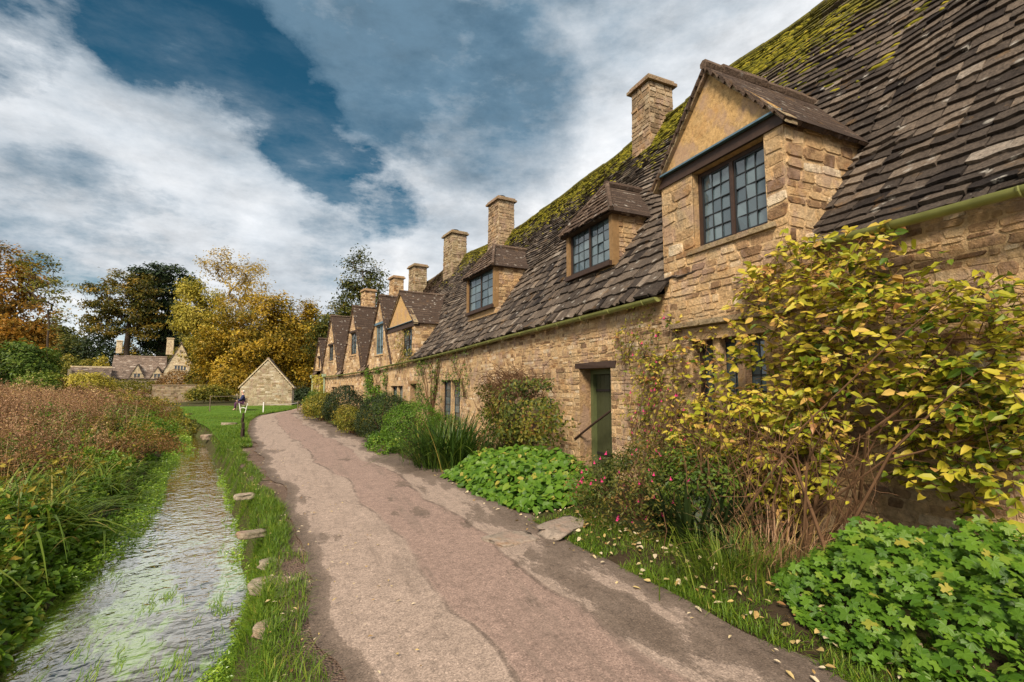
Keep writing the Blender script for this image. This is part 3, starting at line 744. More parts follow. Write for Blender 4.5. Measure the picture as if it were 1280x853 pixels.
    # moss cushions lying on the slates below the ridge
    if key in 'ABCD':
        mo = MB(); n = {'A': 3400, 'B': 4200, 'C': 2600, 'D': 700}[key]
        S_ = R.uniform(s0, s1, n * 7); T_ = 1.005 - np.abs(R.normal(0, .17, n * 7))
        keep = (vnoise(S_ * .7, T_ * 6.3, 21, .7) * .55 + vnoise(S_ * .4, T_ * 6.3, 22, .16) * .45 > .29 + .56 * (1 - T_)) & (T_ > .12)
        S_, T_ = S_[keep][:n], T_[keep][:n]
        C = roof_p(S_, T_); up = nrm(roof_p(S_, T_ + .01) - C); al = nrm(roof_p(S_ + .05, T_) - roof_p(S_ - .05, T_)); nn = -nrm(np.cross(al, up))
        nn = np.where(nn[:, 2:] < 0, -nn, nn)
        k = 7; an = np.arange(k) * 2 * PI / k
        for c_, u_, a_, n_ in zip(C, up, al, nn):
            ra, rb_, hh = R.uniform(.03, .15), R.uniform(.015, .045), R.uniform(.015, .05)
            j = R.uniform(.75, 1.2, k)
            ring0 = c_ + n_ * .01 + (a_ * ra * np.cos(an)[:, None] + u_ * rb_ * np.sin(an)[:, None]) * j[:, None]
            ring1 = c_ + n_ * (hh * .75 + .01) + (a_ * ra * np.cos(an)[:, None] + u_ * rb_ * np.sin(an)[:, None]) * j[:, None] * .65 - u_ * .01
            tp = c_ + n_ * (hh + .012)
            V = np.concatenate([ring0, ring1, tp[None]])
            F1 = [[q, (q + 1) % k, (q + 1) % k + k, q + k] for q in range(k)]; F2 = [[q + k, (q + 1) % k + k, 2 * k] for q in range(k)]
            t_ = R.uniform(.2, .9)
            mo.add(V, F1, t_); mo.n -= len(V); mo.v.append(np.zeros((0, 3))); mo.f.append((np.array(F2) + mo.n, np.full(k, t_), np.zeros(k, int))); mo.n += len(V)
        tag(mo.build('moss', M['moss'], ro, org, smooth=True), kind='stuff')
    # gutter on brackets
    spans = {'A': [(-4, 3.22)], 'B': [(5.60, 11.2)], 'C': [(11.2, 19.9)], 'D': [(19.9, 24.3)], 'E': [(24.3, 28)], 'F': [(28, 33)], 'G': [(33, 37.0)], 'H': []}[key]
    for a, b in spans:
        g = MB(); x = np.linspace(a, b, 18)
        k = 9; th_ = np.linspace(PI * 1.0, PI * 2.0, k)
        gd = -.10 + (A_D - .02 if key == 'A' else 0); gz = np.array([eaves_z(q) for q in x]) - .045
        if key == 'A': gd = .12
        for r_, fl in ((.068, 1), (.058, -1)):
            Vv = np.stack([Fr(x, gd - .06 + r_ * np.cos(t), gz + .02 + r_ * np.sin(t)) for t in th_], 1)
            g.add(Vv.reshape(-1, 3), grid_faces(len(x), k))
        for t in (PI, 2 * PI):
            Vv = np.stack([Fr(x, gd - .06 + r_ * np.cos(t), gz + .02 + r_ * np.sin(t)) for r_ in (.068, .058)], 1); g.add(Vv.reshape(-1, 3), grid_faces(len(x), 2))
        for q in (0, -1):
            cpts = np.array([Fr(x[q], gd - .06 + .068 * np.cos(t), gz[q] + .02 + .068 * np.sin(t)) for t in th_]); g.add(cpts, [list(range(k))])
        go = g.build('gutter', M['gutter'], root, org, smooth=True)
        for xb in np.arange(a + .3, b - .1, .9):
            br = MB(); zb = eaves_z(xb) - .045
            P_ = [Fr(xb, gd - .06 + .074 * math.cos(t), zb + .02 + .074 * math.sin(t)) for t in np.linspace(PI, 2 * PI, 7)] + [Fr(xb, gd + .12, zb + .06)]
            br.tube(P_, .011, 5); br.build('bracket', M['gutter'], go, org)
    # openings
    for h in OPEN[key]:
        _, a, b, c, d_ = h
        if h[0] == 'win':
            L_ = {'B': 3, 'C': 2, 'D': 2, 'E': 2, 'F': 3, 'G': 2}[key]
            window_in_wall(root, org, a, b, c, d_, L_, 2 if near else 2, 5 if near else 3, hood=(key == 'B'))
        else:
            dm = MB(); reveal(dm, a, b, c, d_, .7, .3)
            do = dm.build('doorway', M['stone'], root, org)
            fr = MB(); lbox(fr, a, a + .09, .26, .36, c, d_ - .001); lbox(fr, b - .09, b, .26, .36, c, d_ - .001); lbox(fr, a + .091, b - .091, .26, .36, d_ - .10, d_ - .002)
            fr.build('door_frame', M['doorframe'], do, org)
            pm = MB(); n = 6; e_ = np.linspace(a + .092, b - .092, n + 1)
            for u, v in zip(e_, e_[1:]): lbox(pm, u + .004, v - .004, .33 + R.uniform(0, .006), .37, c + .01, d_ - .103)
            pm.build('door', M['door'], do, org)
            for zz in (.35, 1.55):
                im = MB(); lbox(im, b - .55, b - .10, .318, .328, zz, zz + .045); im.build('hinge', M['iron'], do, org)
            im = MB(); im.tube([Fr(a + .17, .322, .98), Fr(a + .17, .28, 1.0), Fr(a + .17, .28, 1.12), Fr(a + .17, .322, 1.14)], .01, 6)
            im.build('handle', M['iron'], do, org)
            li = MB(); lbox(li, a - .16, b + .12, -.02, .3, d_ + .003, d_ + .11, .5, .012); li.build('lintel', M['post'] if key != 'B' else M['timber'], do, org)
            st = MB(); lbox(st, a - .1, b + .1, -.30, .45, -.08, c - .002 + .04, .5, .01); st.build('doorstep', M['stone_grey'], do, org)
            if key == 'B':
                rl_ = MB(); rl_.tube([Fr(a - .02, .03, 1.26), Fr((a + b) / 2, .0, .98), Fr(b + .16, -.02, .62)], .022, 8)
                rl_.tube([Fr(a - .02, .03, 1.26), Fr(a - .03, .10, 1.26)], .016, 6); rl_.tube([Fr(b + .16, -.02, .62), Fr(b + .18, .10, .60)], .016, 6)
                rl_.build('handrail', M['timber'], root, org)

# ---------------- gabled dormers and cross gables
def slope_tiles(mb, g, side, d0, dz, e0=.19, e1=.13, over=.12, dmaxf=None, wr=(.16, .36), th=.028, zlo=None):
    # side -1: towards the camera, +1: away.  u is depth, t from eaves to apex
    sc, hw, ze, za = g['sc'], g['hw'] + over, g['ze'] - over * (g['za'] - g['ze']) / g['hw'], g['za'] + dz
    L = math.hypot(hw, za - ze)
    def P(u, t): return Fr(sc + side * hw * (1 - t), u, ze + (za - ze) * t)
    def iv(t):
        z = ze + (za - ze) * t; de = roof_d_at(sc + side * hw * (1 - t), z) + .15
        return [(d0, max(de, d0 + .05))]
    tiles(mb, P, L, row_steps(L, e0, e1), iv, wr=wr, th=th, flip=side)
    U = []
    nt = 10; T = np.linspace(0, 1, nt)
    V = []
    for t in T:
        a, b = iv(t)[0]
        uu = np.linspace(a + .01, b, 8); V.append(P(uu, np.full(8, t)) - np.array([0, 0, .012]))
    mb.add(np.array(V).reshape(-1, 3), grid_faces(nt, 8), .05)
    # underside slab at the verge so the edge shows thickness
    return P
def ridge_line(mb, g, d0, d1, dz=.03):
    x = d0
    while x < d1 - .05:
        l = min(R.uniform(.3, .5), d1 - x)
        mb.tube([Fr(g['sc'], x + .006, g['za'] + dz), Fr(g['sc'], x + l - .006, g['za'] + dz + R.uniform(-.01, .01))], .075 + R.uniform(-.01, .012), 7, R.uniform(.2, .7)); x += l

def boxed_dormer(key, g, org, root, win, corner_hr=(.08, .18)):
    # a dormer with upright stone cheeks flush with the front wall, lintel, plaster gable and slated roof
    sc, hw, ze, za = g['sc'], g['hw'], g['ze'], g['za']
    a, b = sc - hw, sc + hw; zb = eaves_z(b) - .05
    w0, w1, z0, z1 = win
    mb = MB()
    stones(mb, wallP(-.006), zb, ze, lambda z: cut(a, b, [(w0, w1)] if z0 - .02 < z < z1 + .28 else []), hr=corner_hr, lr=(.14, .42), bulge=(.001, .02))
    for s_, sg in ((a, -1), (b, 1)):
        def P(u, z, dep, s_=s_, sg=sg):
            u, z, dep = np.broadcast_arrays(np.asarray(u, float), np.asarray(z, float), np.asarray(dep, float)); return Fr(s_ + sg * dep, u, z)
        stones(mb, P, zb, ze - .03, lambda z, s_=s_: [(-.008, roof_d_at(s_, z) + .12)], hr=corner_hr, lr=(.14, .40), bulge=(.001, .02))
    reveal(mb, w0, w1, z0, z1, .2)
    o = mb.build('dormer', M['stone'], root, org)
    casement(root, o, w0 + .004, w1 - .004, z0 + .004, z1 - .004, .10, 2, 3, 5, org, timber_w=.055)
    k = MB(); lbox(k, w0 - .12, w1 + .12, -.05, .12, z0 - .075, z0 - .004, .45, .008); k.build('sill', M['stone_grey'], o, org)
    k = MB(); lbox(k, a - .02, b + .02, -.035, .2, z1 + .004, ze - .012, .5, .004); k.build('dormer_lintel', M['timber'], o, org)
    k = MB(); q0, q1 = sc - hw + .02, sc + hw - .02
    k.hexa(np.array([Fr(q0, -.10, ze - .012), Fr(q1, -.10, ze - .012), Fr(q1, .02, ze + .008), Fr(q0, .02, ze + .008), Fr(q0, -.10, ze + .012), Fr(q1, -.10, ze + .012), Fr(q1, .02, ze + .05), Fr(q0, .02, ze + .05)]))
    k.build('lead_flashing', M['lead'], o, org)
    k = MB(); k.add(np.stack([Fr(a, -.02, ze + .02), Fr(b, -.02, ze + .02), Fr(sc, -.02, za - .01), Fr(a, .1, ze + .02), Fr(b, .1, ze + .02), Fr(sc, .1, za - .01)]), [[0, 1, 2]], .5)
    k.build('gable_panel', M['plaster'], o, org)
    rb = MB()
    for sd_ in (-1, 1): slope_tiles(rb, g, sd_, -.13, .03, th=.042)
    ridge_line(rb, g, -.13, roof_d_at(sc, za) + .05)
    ro = rb.build('dormer_roof', M['roof_lichen'], o, org)
    vb = MB()     # verge stones bedded under the slates
    for sd_ in (-1, 1):
        n = 7
        for i in range(n):
            t0, t1 = i / n, (i + .96) / n
            f = lambda t, up: (sc + sd_ * (hw + .10) * (1 - t), ze - .10 * (za - ze) / hw * (1 - t) * 1 + (za - ze) * t + up)
            (sa, za_), (sb, zb_) = f(t0, 0), f(t1, 0)
            ca = [Fr(sa, -.09, za_ - .085), Fr(sb, -.09, zb_ - .085), Fr(sb, .10, zb_ - .085), Fr(sa, .10, za_ - .085), Fr(sa, -.09, za_ - .004), Fr(sb, -.09, zb_ - .004), Fr(sb, .10, zb_ - .004), Fr(sa, .10, za_ - .004)]
            vb.hexa(np.array(ca) + R.uniform(-.006, .006, (8, 3)), R.uniform(.2, .7))
    vb.build('verge', M['stone_grey'], o, org)
    return o
orgB = Fr((3.5 + 11.2) / 2, 0, 0); orgD = Fr((19.9 + 24.3) / 2, 0, 0)
boxed_dormer('B', GA['tall'], orgB, roots['B'], (3.84, 4.99, 3.56, 4.66))
boxed_dormer('D', GA['D'], orgD, roots['D'], (20.6, 22.0, 2.95, 4.22))

def cross_gable(key, g, win, winmat):
    s0, s1 = [(a, b) for k, a, b in COTT if k == key][0]
    org = Fr((s0 + s1) / 2, 0, 0); root = roots[key]
    sc, hw, ze, za = g['sc'], g['hw'], g['ze'], g['za']
    mb = MB()
    def iv(z):
        k = np.clip((za - z) / (za - ze), 0, 1) * hw
        r = [(sc - k, sc + k)]
        if win and win[2] - .03 < z < win[3] + .03: r = cut(sc - k, sc + k, [(win[0], win[1])])
        return r
    stones(mb, wallP(.002), ze - .1, za - .05, iv, hr=(.11, .2), lr=(.18, .42), far=True)
    o = mb.build('gable', M['stone'], root, org)
    if win:
        k = MB(); reveal(k, win[0], win[1], win[2], win[3], .25); k.build('window_reveal', M['stone'], o, org)
        casement(root, o, win[0] + .004, win[1] - .004, win[2] + .004, win[3] - .004, .07, 2, 2, 4, org, wood=winmat, timber_w=.06)
        k = MB(); lbox(k, win[0] - .15, win[1] + .15, -.04, .1, win[3] + .003, win[3] + .12, .5, .005); k.build('lintel', M['lead'] if key == 'E' else M['timber'], o, org)
        k = MB(); lbox(k, win[0] - .1, win[1] + .1, -.05, .1, win[2] - .08, win[2] - .003, .5, .005); k.build('sill', M['stone'], o, org)
    rb = MB()
    for sd_ in (-1, 1): slope_tiles(rb, g, sd_, -.12, .03, e0=.2, e1=.15, over=.06)
    ridge_line(rb, g, -.12, roof_d_at(sc, za) + .05)
    rb.build('gable_roof', M['roof_lichen'], o, org)
    return o
M['bluepaint'] = plain('pale_blue_paint', (0.16, 0.25, 0.28), .5, 8, .15)
cross_gable('E', GA['E'], (24.95, 26.25, 3.3, 4.85), M['bluepaint'])
cross_gable('F', GA['F'], (29.9, 31.2, 3.55, 4.9), M['timber'])
cross_gable('G', GA['G'], (35.3, 36.5, 3.4, 4.5), M['timber'])
cross_gable('H', GA['H'], (38.9, 39.5, 3.0, 3.8), M['timber'])
# pale green downpipes
for key, s_ in (('G', 37.1), ('H', 40.6)):
    s0, s1 = [(a, b) for k, a, b in COTT if k == key][0]; org = Fr((s0 + s1) / 2, 0, 0)
    k = MB(); zt = eaves_z(s_) + .1
    k.tube([Fr(s_, -.12, zt - .15), Fr(s_, -.09, zt - .3), Fr(s_, -.07, .02)], .045, 8); k.box(Fr(s_, -.13, zt - .05), (.2, .2, .22), axes(s_), .5, taper=1.3)
    k.build('downpipe', M['pipe'], roots[key], org)

# ---------------- hipped dormers standing on the slope
def hip_dormer(key, s0, s1, z0, z1, dfront, post_left=True, cols=3, rws=4, hipd=.5, rise=.95):
    a0, a1 = [(a, b) for k, a, b in COTT if k == key][0]; org = Fr((a0 + a1) / 2, 0, 0); root = roots[key]
    mb = MB(); ck = .14
    for s_, sg in ((s0, -1), (s1, 1)):
        def P(u, z, dep, s_=s_, sg=sg): 
            u, z, dep = np.broadcast_arrays(np.asarray(u, float), np.asarray(z, float), np.asarray(dep, float)); return Fr(s_ + sg * dep, u, z)
        stones(mb, P, z0 - .25, z1 + .04, lambda z, s_=s_: [(dfront + .02, roof_d_at(s_, z) + .12)], hr=(.085, .12), lr=(.16, .34), bulge=(.006, .02), gap=.007)
    lbox(mb, s0 - .01, s1 + .01, dfront + .02, dfront + .25, z0 - .28, z0 - .101, .5)
    o = mb.build('dormer', M['stone'], root, org)
    k = MB(); lbox(k, s0 - .02, s0 + .10, dfront - .03, dfront + .12, z0 - .1, z1, .5, .004); k.build('corner_post', M['post'], o, org); k = MB(); lbox(k, s1 - .10, s1 + .02, dfront - .03, dfront + .12, z0 - .1, z1, .5, .004)
    k.build('corner_post', M['post'], o, org)
    casement(root, o, s0 + .104, s1 - .104, z0, z1 - .02, dfront + .02, 2, cols, rws, org, timber_w=.05)
    k = MB(); lbox(k, s0 + .02, s1 - .02, dfront - .10, dfront + .3, z0 - .10, z0 - .004, .5); k.build('sill', M['timber'], o, org)
    # hipped roof
    sc = (s0 + s1) / 2; ov = .14; hw = (s1 - s0) / 2 + ov; ze = z1 - .04; za = z1 + rise; df = dfront - ov
    rb = MB()
    for sd_ in (-1, 1):
        L = math.hypot(hw, za - ze)
        Pq = lambda u, t, sd_=sd_: Fr(sc + sd_ * hw * (1 - t), u, ze + (za - ze) * t)
        iv = lambda t, sd_=sd_: [(df + (hipd + ov) * t, max(df + (hipd + ov) * t + .05, roof_d_at(sc + sd_ * hw * (1 - t), ze + (za - ze) * t) + .15))]
        tiles(rb, Pq, L, row_steps(L, .15, .12), iv, wr=(.14, .3), th=.025, flip=sd_)
        V = []
        for t in np.linspace(0, 1, 8):
            a, b = iv(t)[0]; V.append(Pq(np.linspace(a + .01, b, 6), np.full(6, t)) - np.array([0, 0, .01]))
        rb.add(np.array(V).reshape(-1, 3), grid_faces(8, 6), .05)
    L = math.hypot(hipd + ov, za - ze)
    Ph = lambda u, t: Fr(u, df + (hipd + ov) * t, ze + (za - ze) * t)
    tiles(rb, Ph, L, row_steps(L, .15, .12), lambda t: [(sc - hw * (1 - t), sc + hw * (1 - t))], wr=(.14, .3), th=.025, flip=-1)
    rb.add(np.stack([Fr(sc - hw, df, ze - .012), Fr(sc + hw, df, ze - .012), Fr(sc, df + hipd + ov, za - .012)]), [[0, 1, 2]], .05)
    rb.add(np.stack([Fr(sc - hw, df, ze - .03), Fr(sc + hw, df, ze - .03), Fr(sc + hw, dfront + .5, ze - .03), Fr(sc - hw, dfront + .5, ze - .03)]), [[0, 1, 2, 3]], .2)
    gg = dict(sc=sc, za=za); ridge_line(rb, gg, df + hipd + ov - .06, roof_d_at(sc, za) + .05, .02)
    for sd_ in (-1, 1):
        n = 5; A_, B_ = Fr(sc + sd_ * hw, df, ze + .02), Fr(sc, df + hipd + ov, za + .03)
        for i in range(n): rb.tube([A_ + (B_ - A_) * (i + .02) / n, A_ + (B_ - A_) * (i + .98) / n], .055, 6, R.uniform(.2, .7))
    rb.build('dormer_roof', M['roof_lichen'], o, org)
hip_dormer('B', 7.65, 9.40, 4.12, 5.12, .55)
hip_dormer('C', 13.6, 15.9, 4.18, 5.42, .50, cols=2, rws=4)

# ---------------- chimney stacks on the ridge
def stack(key, s_, d_, z0, z1, wx, wy, mat, pot=None, **kw):
    a0, a1 = [(a, b) for k, a, b in COTT if k == key][0]; org = Fr((a0 + a1) / 2, 0, 0)
    chimney('chimney', roots[key], org, Fr(s_, d_, 0), axes(s_)[1], wx, wy, z0, z1, mat, pot=pot, **kw)
stack('B', 9.75, 3.45, 7.6, 9.62, .82, .74, M['stone_chimney'], pot='pot')
stack('C', 18.7, 3.3, 7.3, 9.65, .80, 1.0, M['stone_chimney'], pot='cowl')
stack('D', 23.6, 3.3, 7.2, 9.55, .85, 1.15, M['stone_grey'], pot='cowl')
stack('E', 28.0, 3.0, 6.6, 8.75, .8, 1.0, M['stone_grey'], pot='pot')
stack('F', 31.6, 3.0, 6.3, 8.75, .7, .9, M['stone'], pot=None)
stack('G', 36.2, 2.6, 6.0, 8.6, .8, .95, M['stone'], pot=None)
# ------------------------------------------------------------------ foliage tools
def t_ovate(w=.55, fold=.10, curl=.12):
    x1, x2 = .28, .66
    V = np.array([[0,0,0],[x1,-w*.48,fold*.8],[x1,0,0],[x1,w*.48,fold*.8],[x2,-w*.40,fold*.6-curl*.4],[x2,0,-curl*.4],[x2,w*.40,fold*.6-curl*.4],[1,0,-curl]], float)
    return V, [np.array([[0,1,2],[0,2,3],[4,7,5],[5,7,6]]), np.array([[1,4,5,2],[2,5,6,3]])]
def t_diamond(w=.5, fold=.12):
    return np.array([[0,0,0],[.45,-w/2,fold],[1,0,0],[.45,w/2,fold]], float), [np.array([[0,1,2,3]])]
def t_heart(w=.85):
    V = np.array([[0,0,0],[-.10,-.25*w,.03],[.12,-.5*w,.08],[.5,-.42*w,.03],[1,0,-.16],[.5,.42*w,.03],[.12,.5*w,.08],[-.10,.25*w,.03],[.5,0,-.06]], float)
    return V, [np.array([[0,1,2],[0,6,7]]), np.array([[0,2,3,8],[3,4,5,8][:4],[0,8,5,6]])]
def t_lobed(n=5):
    # palmate leaf: n lobes round a centre, cup shaped
    V = [[0,0,0]]; 
    angs = np.linspace(-2.35, 2.35, n)
    for i, a in enumerate(angs):
        l = 1.0 - .10 * abs(i - (n - 1) / 2)
        for da, rr in ((-.44, .66 * l), (-.20, .98 * l), (0, .90 * l), (.20, .98 * l), (.44, .66 * l)):
            V.append([rr * math.cos(a + da), rr * math.sin(a + da), .10 * rr - .22 * rr * rr])
    V = np.array(V); F = []
    for i in range(n):
        b = 1 + i * 5; F += [[0, b, b + 1], [0, b + 1, b + 2], [0, b + 2, b + 3], [0, b + 3, b + 4]]
        if i < n - 1: F.append([0, b + 4, b + 5])
    return V, [np.array(F)]
LEAF_O, LEAF_D, LEAF_H, LEAF_L = t_ovate(), t_diamond(), t_heart(), t_lobed()
def scatter(mb, tm, pos, ax, nr, sc, rnd):
    V0, Fs = tm; n = len(pos)
    if n == 0: return
    X = nrm(ax); Y = nrm(np.cross(nr, X)); Z = np.cross(X, Y)
    sc = np.broadcast_to(np.asarray(sc, float), (n,))
    V = pos[:, None] + sc[:, None, None] * (V0[None, :, 0:1] * X[:, None] + V0[None, :, 1:2] * Y[:, None] + V0[None, :, 2:3] * Z[:, None])
    k = len(V0); b = np.arange(n)[:, None, None] * k
    rnd = np.broadcast_to(np.asarray(rnd, float), (n,))
    first = True
    for F in Fs:
        f = (b + F[None]).reshape(-1, F.shape[1]); r = np.repeat(rnd, len(F))
        if first: mb.add(V.reshape(-1, 3), f, r); first = False
        else: mb.f.append((f + mb.n - n * k, r, np.zeros(len(f), int)))
def rdir(n, up=0.0):
    v = R.normal(0, 1, (n, 3)); v[:, 2] += up; return nrm(v)
def blades(mb, base, az, lean, L, w, droop, rnd, nseg=4, tipw=.1):
    n = len(base); t = np.linspace(0, 1, nseg + 1)
    az, lean, L, w, droop = [np.broadcast_to(np.asarray(q, float), (n,)) for q in (az, lean, L, w, droop)]
    h = np.stack([np.cos(az), np.sin(az), 0 * az], -1); sd = np.stack([-np.sin(az), np.cos(az), 0 * az], -1)
    out = L[:, None] * (np.sin(lean)[:, None] * t + droop[:, None] * .7 * t ** 2)
    up = L[:, None] * (np.cos(lean)[:, None] * t - droop[:, None] * .75 * t ** 2.4)
    C = base[:, None] + h[:, None] * out[..., None] + np.array([0, 0, 1.0]) * up[..., None]
    ww = w[:, None] * np.clip(np.minimum(1, .55 + t * 2) * (1 - t ** 2.2) + tipw * t, .02, 1)
    A = C - sd[:, None] * ww[..., None] / 2; B = C + sd[:, None] * ww[..., None] / 2
    V = np.stack([A, B], 2).reshape(n, -1, 3); k = V.shape[1]
    f = np.array([[2*i, 2*i+1, 2*i+3, 2*i+2] for i in range(nseg)])
    mb.add(V.reshape(-1, 3), (np.arange(n)[:, None, None] * k + f[None]).reshape(-1, 4), np.repeat(np.broadcast_to(rnd, (n,)), nseg))
def inside(poly, x, y):
    p = np.array(poly, float); r = np.zeros(np.shape(x), bool)
    for (x0, y0), (x1, y1) in zip(p, np.roll(p, -1, 0)):
        c = ((y0 > y) != (y1 > y)) & (x < (x1 - x0) * (y - y0) / (y1 - y0 + 1e-12) + x0); r ^= c
    return r
def in_poly(poly, n):
    p = np.array(poly, float); lo, hi = p.min(0), p.max(0); out = []
    while sum(map(len, out)) < n:
        q = R.uniform(lo, hi, (n * 2, 2)); out.append(q[inside(poly, q[:, 0], q[:, 1])])
    return np.concatenate(out)[:n]
def edge_dist(poly, P):
    p = np.array(poly, float); d = np.full(len(P), 9e9)
    for a, b in zip(p, np.roll(p, -1, 0)):
        ab = b - a; t = np.clip(((P - a) @ ab) / (ab @ ab), 0, 1); d = np.minimum(d, np.linalg.norm(P - a - t[:, None] * ab, axis=1))
    return d

GREEN = [(0.0, (.022, .042, .006)), (.4, (.055, .105, .010)), (.75, (.12, .18, .018)), (1.0, (.22, .24, .035))]
M['lf_green'] = leaf_mat('green_leaf', GREEN)
M['lf_bright'] = leaf_mat('bright_green_leaf', [(0, (.030, .070, .008)), (.45, (.085, .175, .012)), (.85, (.165, .275, .022)), (1, (.30, .32, .045))], rough=.42)
M['lf_geranium'] = leaf_mat('deep_green_leaf', [(0, (.018, .045, .006)), (.4, (.055, .13, .010)), (.8, (.12, .225, .018)), (.95, (.19, .27, .03)), (1, (.34, .30, .05))], rough=.45, spec=.25)
M['lf_fuchsia'] = leaf_mat('fuchsia_leaf', [(0, (.02, .035, .006)), (.5, (.06, .085, .012)), (.85, (.14, .13, .02)), (1, (.24, .15, .04))])
M['lf_dark'] = leaf_mat('dark_green_leaf', [(0, (.010, .018, .006)), (.5, (.022, .040, .010)), (1, (.05, .075, .018))])
M['lf_yellow'] = leaf_mat('yellow_leaf', [(0, (.07, .13, .010)), (.22, (.22, .26, .018)), (.5, (.44, .40, .032)), (.75, (.58, .45, .06)), (.9, (.60, .38, .11)), (1, (.42, .20, .07))], rough=.45, trans=.35, var=.3, nscale=1.6)
M['lf_olive'] = leaf_mat('olive_leaf', [(0, (.045, .055, .008)), (.4, (.13, .14, .014)), (.75, (.28, .235, .025)), (1, (.42, .29, .045))])
M['lf_ivy'] = leaf_mat('ivy_leaf', [(0, (.025, .04, .007)), (.4, (.07, .10, .012)), (.7, (.17, .17, .02)), (.9, (.27, .22, .03)), (1, (.26, .13, .04))])
M['lf_blade'] = leaf_mat('strap_leaf', [(0, (.02, .045, .008)), (.5, (.05, .10, .012)), (.85, (.12, .17, .02)), (1, (.34, .25, .06))])
M['lf_sedge'] = leaf_mat('sedge_leaf', [(0, (.04, .075, .008)), (.5, (.11, .17, .016)), (.85, (.22, .26, .03)), (1, (.40, .31, .09))])
M['lf_dead'] = leaf_mat('dead_stalk', [(0, (.07, .035, .014)), (.25, (.19, .095, .04)), (.5, (.34, .185, .085)), (.7, (.42, .255, .15)), (.86, (.48, .33, .09)), (1, (.62, .48, .25))], trans=.2, var=.35, nscale=.5)
M['lf_weed'] = leaf_mat('water_weed', [(0, (.06, .12, .010)), (.5, (.17, .30, .020)), (1, (.36, .46, .05))], trans=.3, rough=.3, spec=.5)
M['lf_grass'] = leaf_mat('grass_blade', [(0, (.035, .075, .008)), (.45, (.10, .185, .012)), (.85, (.20, .27, .02)), (1, (.40, .32, .08))], var=.5, nscale=1.5)
M['lf_copper'] = leaf_mat('copper_autumn_leaf', [(0, (.08, .08, .008)), (.35, (.22, .165, .012)), (.65, (.38, .24, .018)), (.88, (.50, .31, .025)), (1, (.54, .40, .04))], var=.9, nscale=.35)
M['lf_orange'] = leaf_mat('orange_autumn_leaf', [(0, (.10, .075, .010)), (.35, (.25, .15, .02)), (.7, (.40, .20, .022)), (.9, (.50, .22, .03)), (1, (.46, .32, .06))], var=.8, nscale=.3)
M['lf_beech'] = leaf_mat('beech_autumn_leaf', [(0, (.035, .048, .008)), (.4, (.10, .10, .014)), (.75, (.23, .165, .022)), (1, (.36, .23, .03))], var=.7, nscale=.3)
M['lf_cedar'] = leaf_mat('cedar_needles', [(0, (.010, .020, .008)), (.5, (.022, .042, .012)), (.9, (.05, .075, .018)), (1, (.09, .09, .02))], trans=.1)
M['lf_willow'] = leaf_mat('willow_leaf', [(0, (.17, .17, .02)), (.5, (.40, .34, .04)), (1, (.58, .46, .08))], var=.5, nscale=.4)
M['lf_birch'] = leaf_mat('birch_gold_leaf', [(0, (.24, .17, .018)), (.5, (.46, .31, .03)), (1, (.60, .44, .08))], var=.5, nscale=.4)
M['lf_oak'] = leaf_mat('oak_green_leaf', [(0, (.026, .038, .008)), (.5, (.075, .09, .014)), (.85, (.155, .15, .02)), (1, (.27, .20, .03))], var=.6, nscale=.5)
M['lf_red'] = leaf_mat('russet_leaf', [(0, (.07, .04, .015)), (.5, (.21, .11, .035)), (1, (.34, .20, .05))])
M['lf_gold'] = leaf_mat('gold_leaf', [(0, (.32, .24, .02)), (.5, (.52, .38, .04)), (1, (.62, .48, .09))])
def petal(name, col): return plain(name, col, .5, 20, .25)
M['pink'] = petal('pink_petal', (.50, .03, .14)); M['mauve'] = petal('mauve_seedhead', (.30, .15, .14))

